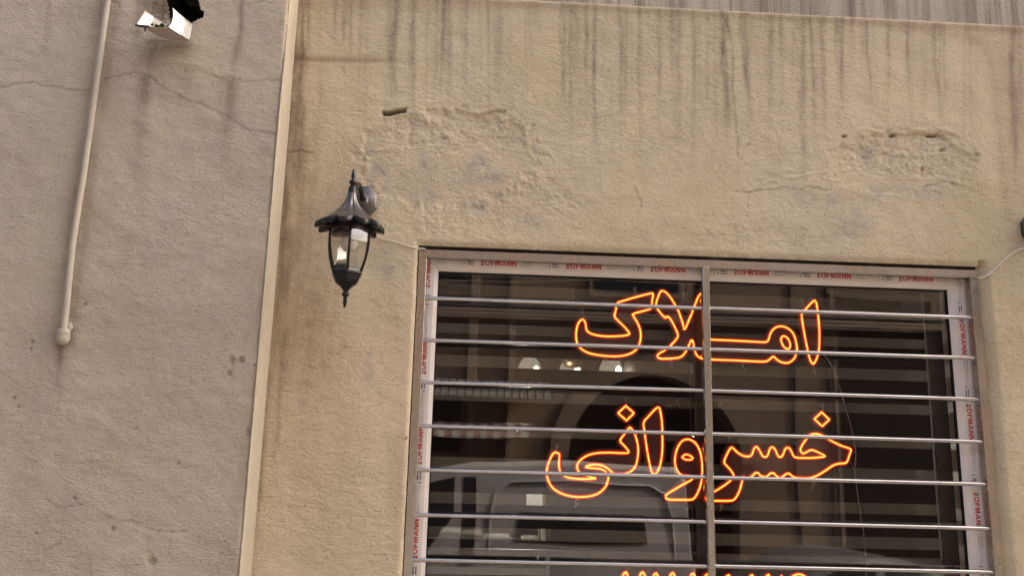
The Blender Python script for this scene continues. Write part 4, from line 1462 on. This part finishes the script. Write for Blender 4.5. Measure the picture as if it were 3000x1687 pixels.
# ------------------------------------------------------------------ inside the shop
M['white'] = simple('white_laminate', (0.72, 0.70, 0.66), 0.4)
M['wrap'] = simple('crumpled_clear_wrap', (0.62, 0.60, 0.54), 0.12, 0, 0.3, 60, 0.01)
M['dark'] = simple('dark_plastic', (0.03, 0.03, 0.032), 0.4)
M['shade'] = emit('lit_glass_shade', (1.0, 0.86, 0.66), 0.20)
M['glow'] = emit('lit_bulb', (1.0, 0.9, 0.72), 3.0)
M['shade_off'] = simple('frosted_glass_shade', (0.7, 0.66, 0.58), 0.3)
M['brass'] = simple('dull_brass', (0.28, 0.20, 0.10), 0.35, 0.9)
ch = thing('ceiling_lamp', 'lit ceiling lamp with frosted shades seen through the upper blind stripes', 'ceiling lamp', U(1680, 1060, 1.9))
cz = U(1680, 1062, 1.9)
MB().tube([(cz[0], cz[1], 3.34), (cz[0], cz[1], cz[2] + .04)], .012, 10).lathe([(.03, cz[2] + .05), (.07, cz[2] + .02), (.05, cz[2] - .02), (.0, cz[2] - .03)], (cz[0], cz[1], 0), 14).build('stem', M['brass'], ch, True)
for px, lit in ((1552, 1), (1672, 1), (1790, 1), (1860, 0)):
    c = U(px, 1072, 1.9 if px != 1672 else 2.25)
    MB().lathe([(.022, c[2] + .05), (.045, c[2] + .03), (.062, c[2] - .005), (.068, c[2] - .045)], (c[0], c[1], 0), 16).build('shade', M['shade' if lit else 'shade_off'], ch, True)
    if lit:
        MB().lathe([(.001, c[2] - .002), (.014, c[2] - .012), (.018, c[2] - .028), (.012, c[2] - .044), (.001, c[2] - .05)], (c[0] + .03, c[1] - .055, 0), 12).build('bulb', M['glow'], ch, True)
    MB().tube(smooth3([(cz[0], cz[1], cz[2] + .02), ((c[0] + cz[0]) / 2, c[1], cz[2] + .10), (c[0], c[1], c[2] + .05)]), .007, 8).build('arm', M['brass'], ch, True)
pl = bpy.data.lights.new('ceiling_lamp_light', 'POINT')
pl.energy = 14
pl.color = (1.0, 0.9, 0.78)
pl.shadow_soft_size = .06
po = bpy.data.objects.new('ceiling_lamp_light', pl)
COL.objects.link(po)
po.parent = ch
po.location = (-.3, -.1, -.45)
sh = thing('shelf_unit', 'white shelf unit inside the shop, low behind the left pane', 'shelf', U(1350, 1680, 1.1))
sx0, sx1 = U(1235, 1600, 1.1)[0], U(1598, 1600, 1.1)[0]
for py, th in ((1597, .028), (1660, .03)):
    z = U(1400, py, 1.1)[2]
    MB().bbox(sx0, sx1, 1.1, 1.45, z - th, z, .003).build('shelf_board', M['white'], sh)
z0 = U(1400, 1850, 1.1)[2]
for x in (sx0 - .021, sx1 + .001):
    MB().bbox(x, x + .02, 1.1, 1.46, .31, U(1400, 1500, 1.1)[2], .003).build('side_panel', M['white'], sh)
MB().bbox(sx0, sx1, 1.47, 1.49, .31, U(1400, 1500, 1.1)[2], .003).build('back_panel', M['jamb'], sh)
z = U(1400, 1597, 1.1)[2]
for k, (pa, pb, h) in enumerate(((1286, 1350, .050), (1352, 1415, .042), (1420, 1500, .03), (1535, 1585, .026))):
    xa, xb = U(pa, 1590, 1.15)[0], U(pb, 1590, 1.15)[0]
    tag(MB().bbox(xa, xb, 1.14, 1.38, z + .0005, z + h, .008).build('wrapped_pack', M['wrap']),
        ('tall shiny wrapped pack at the left end of the white shelf', 'shiny wrapped pack second from the left on the white shelf', 'flat wrapped pack near the middle of the white shelf', 'flattest wrapped pack at the right end of the white shelf')[k], 'pack', 'packs on the white shelf')
fx0, fx1 = U(1542, 1478, 2.6)[0], U(1590, 1478, 2.6)[0]
fz0, fz1 = U(1560, 1500, 2.6)[2], U(1560, 1440, 2.6)[2]
pb = thing('notice_board', 'small pale upright board inside the shop below the middle lettering', 'board', (fx0, 2.6, fz0))
MB().bbox(fx0, fx1, 2.6, 2.62, .31, fz1, .004).build('panel', M['white'], pb)
MB().bbox(fx1 + .001, fx1 + .02, 2.59, 2.63, .31, fz1 + .02, .004).build('post', M['brass'], pb)

# ------------------------------------------------------------------ across the street (what the glass and the steel reflect)
M['asphalt'] = simple('asphalt', (0.05, 0.047, 0.044), 0.9, 0, 0.25, 12, 0.004)
M['paving'] = simple('concrete_paving', (0.16, 0.143, 0.125), 0.9, 0, 0.15, 6, 0.003)
M['facade'] = simple('ochre_stone_facade', (0.235, 0.165, 0.118), 0.9, 0, 0.12, 3, 0.004)
M['facade2'] = simple('pale_stone_trim', (0.25, 0.18, 0.13), 0.85, 0, 0.08, 4)
M['shutter'] = simple('brown_door_paint', (0.030, 0.022, 0.019), 0.8, 0, 0.12, 30, 0, 0.1)
M['winglass'] = simple('dark_window_glass', (0.02, 0.022, 0.025), 0.08)
b = MB().add([(-80, -80, -.12), (80, -80, -.12), (80, 80, -.12), (-80, 80, -.12)], [(0, 1, 2, 3)])
o = b.build('ground', M['asphalt'])
o['kind'] = 'structure'
o = MB().bbox(-40, 40, -2.0, .02, -.11, .0, .01).build('pavement', M['paving'])
o['kind'] = 'structure'
o = MB().bbox(-40, 40, -9.0, -7.4, -.11, .0, .01).build('pavement', M['paving'])
o['kind'] = 'structure'
OY = -9.0
D0 = 2.6 + .13 - OY


def RX(px):
    """x of the thing at depth OY that mirrors at photo column px"""
    d = U(px, 1300, 0) - CAM
    return d[0] / d[1] * D0


def RZ(py, px=1700):
    d = U(px, py, 0) - CAM
    return 2.2 + d[2] / d[1] * D0


op = thing('street_building', 'ochre stone building across the street with an arched doorway, mirrored in the glass', 'building', (2, OY, 0))
ax0, ax1, az = RX(1665), RX(2160), RZ(1095)
acx, ar = (ax0 + ax1) / 2, (ax1 - ax0) / 2
zs0 = az - ar
wl = [(-30, 0), (ax0, 0), (ax0, zs0)] + [(acx - ar * math.cos(t), zs0 + ar * math.sin(t)) for t in np.linspace(0, math.pi, 17)[1:-1]] + [(ax1, zs0), (ax1, 0), (30, 0), (30, 7.0), (-30, 7.0)]
MB().prism(wl, OY - .4, OY).build('wall', M['facade'], op)
MB().box(ax0 - .1, ax1 + .1, OY - .39, OY - .34, .0, az + .1).build('door', M['shutter'], op)
vs, fs = [], []
for i, t in enumerate(np.linspace(0, math.pi, 19)):
    for r, yy in ((ar, OY + .001), (ar, OY + .08), (ar + .28, OY + .08), (ar + .28, OY + .001)):
        vs.append((acx - r * math.cos(t), yy, zs0 + r * math.sin(t)))
for i in range(18):
    for k in range(3):
        fs.append((i * 4 + k, i * 4 + k + 1, i * 4 + 5 + k, i * 4 + 4 + k))
MB().add(vs, fs).build('arch_trim', M['facade2'], op)
for pa, pb_ in ((1362, 1390), (1482, 1502), (2330, 2352), (2432, 2452)):
    MB().bbox(RX(pa), RX(pb_), OY + .001, OY + (.14 if pa < 2000 else .035), 0, 6.6, .01).build('pilaster', M['facade2' if pa < 2000 else 'facade'], op)
MB().bbox(-30, 30, OY + .002, OY + .3, 6.6, 7.0, .03).build('cornice', M['facade2'], op)
MB().bbox(-30, 30, OY + .002, OY + .18, 4.15, 4.35, .02).build('ledge', M['facade2'], op)
for px0, px1, py0, py1 in ((1250, 1345, 795, 832), (1740, 1990, 800, 850), (2455, 2752, 852, 884), (2462, 2830, 905, 1640), (1230, 1345, 1180, 1330)):
    xa, xb, zb, za_ = RX(px0), RX(px1), RZ(py1), RZ(py0)
    f = MB().bbox(xa - .08, xb + .08, OY + .003, OY + .06, zb - .08, za_ + .08, .01).build('window', M['facade2'], op)
    MB().box(xa, xb, OY + .061, OY + .066, zb, za_).build('pane', M['winglass' if px0 < 2400 else 'shutter'], f)
MB().box(-30, 30, OY - 6, OY - .401, 0, 6.9).build('back_wall', M['facade'], op)

M['canvas'] = simple('white_awning_canvas', (0.62, 0.58, 0.52), 0.8)
M['red_canvas'] = simple('faded_red_awning_canvas', (0.34, 0.17, 0.14), 0.8)


def awning(lab, pxa, pxb, pya, pyb, red, nstr):
    xa, xb, za_, zb = RX(pxa), RX(pxb), RZ(pya), RZ(pyb)
    a = thing('awning', lab, 'awning', (xa, OY, zb), 'awnings across the street')
    w = (xb - xa) / nstr
    for k in range(nstr):
        x = xa + k * w
        MB().add([(x, OY + .05, za_ + .06), (x + w, OY + .05, za_ + .06), (x + w, OY + .75, za_), (x, OY + .75, za_), (x, OY + .76, zb), (x + w, OY + .76, zb)],
                 [(0, 1, 2, 3), (3, 2, 5, 4)]).build('stripe', M['red_canvas' if (red and k % 2) else 'canvas'], a)
        if not red:
            MB().box(x + w - .02, x + w, OY + .765, OY + .775, zb, za_).build('seam', M['shutter'], a)


awning('white awning with a dark seamed valance across the street', 1250, 1600, 1140, 1186, False, 16)
awning('red and white striped awning across the street', 1250, 1555, 1255, 1290, True, 16)

# vehicles ----------------------------------------------------------------
M['van_paint'] = simple('grey_white_van_paint', (0.43, 0.40, 0.39), 0.28, 0, 0.03, 3)
M['car_paint'] = simple('silver_car_paint', (0.34, 0.34, 0.35), 0.25, 0.5, 0.03, 3)
M['tyre'] = simple('tyre_rubber', (0.02, 0.02, 0.02), 0.8)
M['chrome'] = simple('wheel_alloy', (0.5, 0.5, 0.5), 0.25, 1.0)
M['lamp_lens'] = simple('lamp_lens', (0.55, 0.5, 0.45), 0.1)
M['seam'] = simple('pale_door_seal', (0.55, 0.54, 0.52), 0.4)


def vehicle(name, lab, cat, prof, paint, y0, y1, wheels, wr, windows, doors, lamps):
    v = thing(name, lab, cat, (np.mean([p[0] for p in prof]), (y0 + y1) / 2, -.12))
    n = len(prof)
    yc = (y0 + y1) / 2
    hw = (y1 - y0) / 2
    zmax = max(p[1] for p in prof)
    vs, fs = [], []
    rows_ = (-1.0, -.93, .93, 1.0)
    for k, r in enumerate(rows_):
        for x, z in prof:
            tum = 1 - .16 * max(0, (z - .9) / (zmax - .9 + .01)) ** 1.5
            ins = .03 if abs(r) == 1 else 0
            cx_ = np.mean([p[0] for p in prof])
            vs.append((x + (cx_ - x) * ins * .4, yc + r * hw * tum, z + (.8 - z) * ins))
    for k in range(3):
        for i in range(n):
            fs.append((k * n + i, k * n + (i + 1) % n, k * n + n + (i + 1) % n, k * n + n + i))
    t = mg.tessellate_polygon([[Vector((p[0], p[1], 0)) for p in prof]])
    fs += [tuple(q) for q in t] + [tuple(3 * n + i for i in reversed(q)) for q in t]
    MB().add(vs, fs).build('body', paint, v, True, auto=35)
    for poly in windows:                                   # side glazing, both sides
        for s in (1, -1):
            vv = []
            for x, z in poly:
                tum = 1 - .16 * max(0, (z - .9) / (zmax - .9 + .01)) ** 1.5
                vv.append((x, yc + s * (hw * tum + .004), z))
            MB().add(vv, [tuple(range(len(vv)))]).build('side_window', M['winglass'], v)
    for poly in doors:
        vv = []
        for x, z in poly:
            tum = 1 - .16 * max(0, (z - .9) / (zmax - .9 + .01)) ** 1.5
            vv.append((x, yc + hw * tum + .008, z))
        MB().tube(vv, .012, 6).build('door_seal', M['seam'], v, True)
    for x in wheels:
        for s in (1, -1):
            w = MB()
            pr = [(wr * .62, -.1), (wr * .95, -.1), (wr, -.06), (wr, .06), (wr * .95, .1), (wr * .62, .1)]
            ring = []
            for r, dy in pr:
                ring += [(x + r * math.cos(2 * math.pi * j / 24), yc + s * (hw - .09) + dy, -.12 + wr + r * math.sin(2 * math.pi * j / 24)) for j in range(24)]
            w.add(ring, [(a * 24 + j, a * 24 + (j + 1) % 24, a * 24 + 24 + (j + 1) % 24, a * 24 + 24 + j) for a in range(5) for j in range(24)])
            wo_ = w.build('wheel', M['tyre'], v, True, auto=40)
            c = (x, yc + s * (hw + .005), -.12 + wr)
            r_ = MB()
            for j in range(5):
                a = 2 * math.pi * j / 5
                r_.tube([c, (c[0] + wr * .62 * math.cos(a), c[1] - s * .02, c[2] + wr * .62 * math.sin(a))], [.05, .03], 8)
            r_.build('rim', M['chrome'], wo_, True)
    for x, z, w_, h_, nm in lamps:
        for s in (1, -1):
            MB().bbox(x - .03, x + .03, yc + s * hw * .8 - w_ / 2, yc + s * hw * .8 + w_ / 2, z - h_ / 2, z + h_ / 2, .01).build(nm, M['lamp_lens'], v)
    return v


VY = -5.1
DV = 2.6 + .13 - VY


def VX(px):
    d = U(px, 1400, 0) - CAM
    return d[0] / d[1] * DV


def VZ(py, px=1600):
    d = U(px, py, 0) - CAM
    return 2.2 + d[2] / d[1] * DV


rz_ = VZ(1352)
xr = VX(2028)
van = [(xr, .3), (xr + .03, 1.2), (xr, rz_ - .12), (xr - .1, rz_ - .02), (xr - 1.2, rz_), (.1, rz_ - .01), (-.25, rz_ - .08), (-.62, rz_ - .36), (-1.15, 1.25), (-1.3, 1.12), (-2.0, .98), (-2.22, .8), (-2.28, .45), (-2.2, .28),
       (-2.0, .26), (-1.9, .5), (-1.6, .62), (-1.3, .5), (-1.2, .24), (xr - 1.3, .24), (xr - 1.2, .5), (xr - .9, .62), (xr - .6, .5), (xr - .5, .24)]
dx0, dx1, dz1 = VX(1438), VX(1978), VZ(1412)
vehicle('parked_van', 'pale grey van parked across the street, mirrored low in the left pane', 'van', van, M['van_paint'], VY - 1.8, VY, (-1.6, xr - .9), .33,
        [[(-1.05, 1.28), (-.45, 1.28), (-.1, rz_ - .5), (-.1, rz_ - .16), (-.3, rz_ - .22)], [(-.02, 1.28), (.1, 1.28), (.1, rz_ - .16), (-.02, rz_ - .16)], [(dx0 + .25, 1.5), (dx1 - .25, 1.5), (dx1 - .3, rz_ - .45), (dx0 + .3, rz_ - .45)]],
        [[(dx0, .45), (dx0, dz1 - .3), (dx0 + .06, dz1 - .1), (dx0 + .22, dz1), (dx1 - .22, dz1), (dx1 - .06, dz1 - .08), (dx1, dz1 - .3), (dx1 + .04, .45)]],
        [(-2.24, .78, .3, .16, 'headlight'), (xr + .03, 1.1, .14, .4, 'tail_light')])
cy = -5.3
car = [(2.25 + a, z - .12) for a, z in ((0, .30), (-.02, .75), (.1, .95), (.55, 1.02), (.98, 1.36), (1.25, 1.47), (1.7, 1.52), (2.1, 1.47), (2.5, 1.30), (3.0, 1.02), (3.9, .90), (4.25, .72), (4.3, .35), (4.15, .27), (3.95, .5), (3.65, .62),
                                              (3.35, .5), (3.25, .25), (1.15, .25), (1.05, .5), (.75, .62), (.45, .5), (.35, .27))]
vehicle('parked_car', 'silver saloon car parked across the street, mirrored low in the right pane', 'car', car, M['car_paint'], cy - 1.75, cy, (2.25 + .75, 2.25 + 3.65), .31,
        [[(2.25 + .72, .94), (2.25 + 1.65, .94), (2.25 + 1.65, 1.33), (2.25 + 1.28, 1.28), (2.25 + 1.05, 1.19)], [(2.25 + 1.74, .94), (2.25 + 2.82, .94), (2.25 + 2.45, 1.15), (2.25 + 2.08, 1.30), (2.25 + 1.74, 1.33)]],
        [], [(2.25 + 4.22, .6, .35, .14, 'headlight'), (2.25 - .01, .68, .35, .14, 'tail_light')])
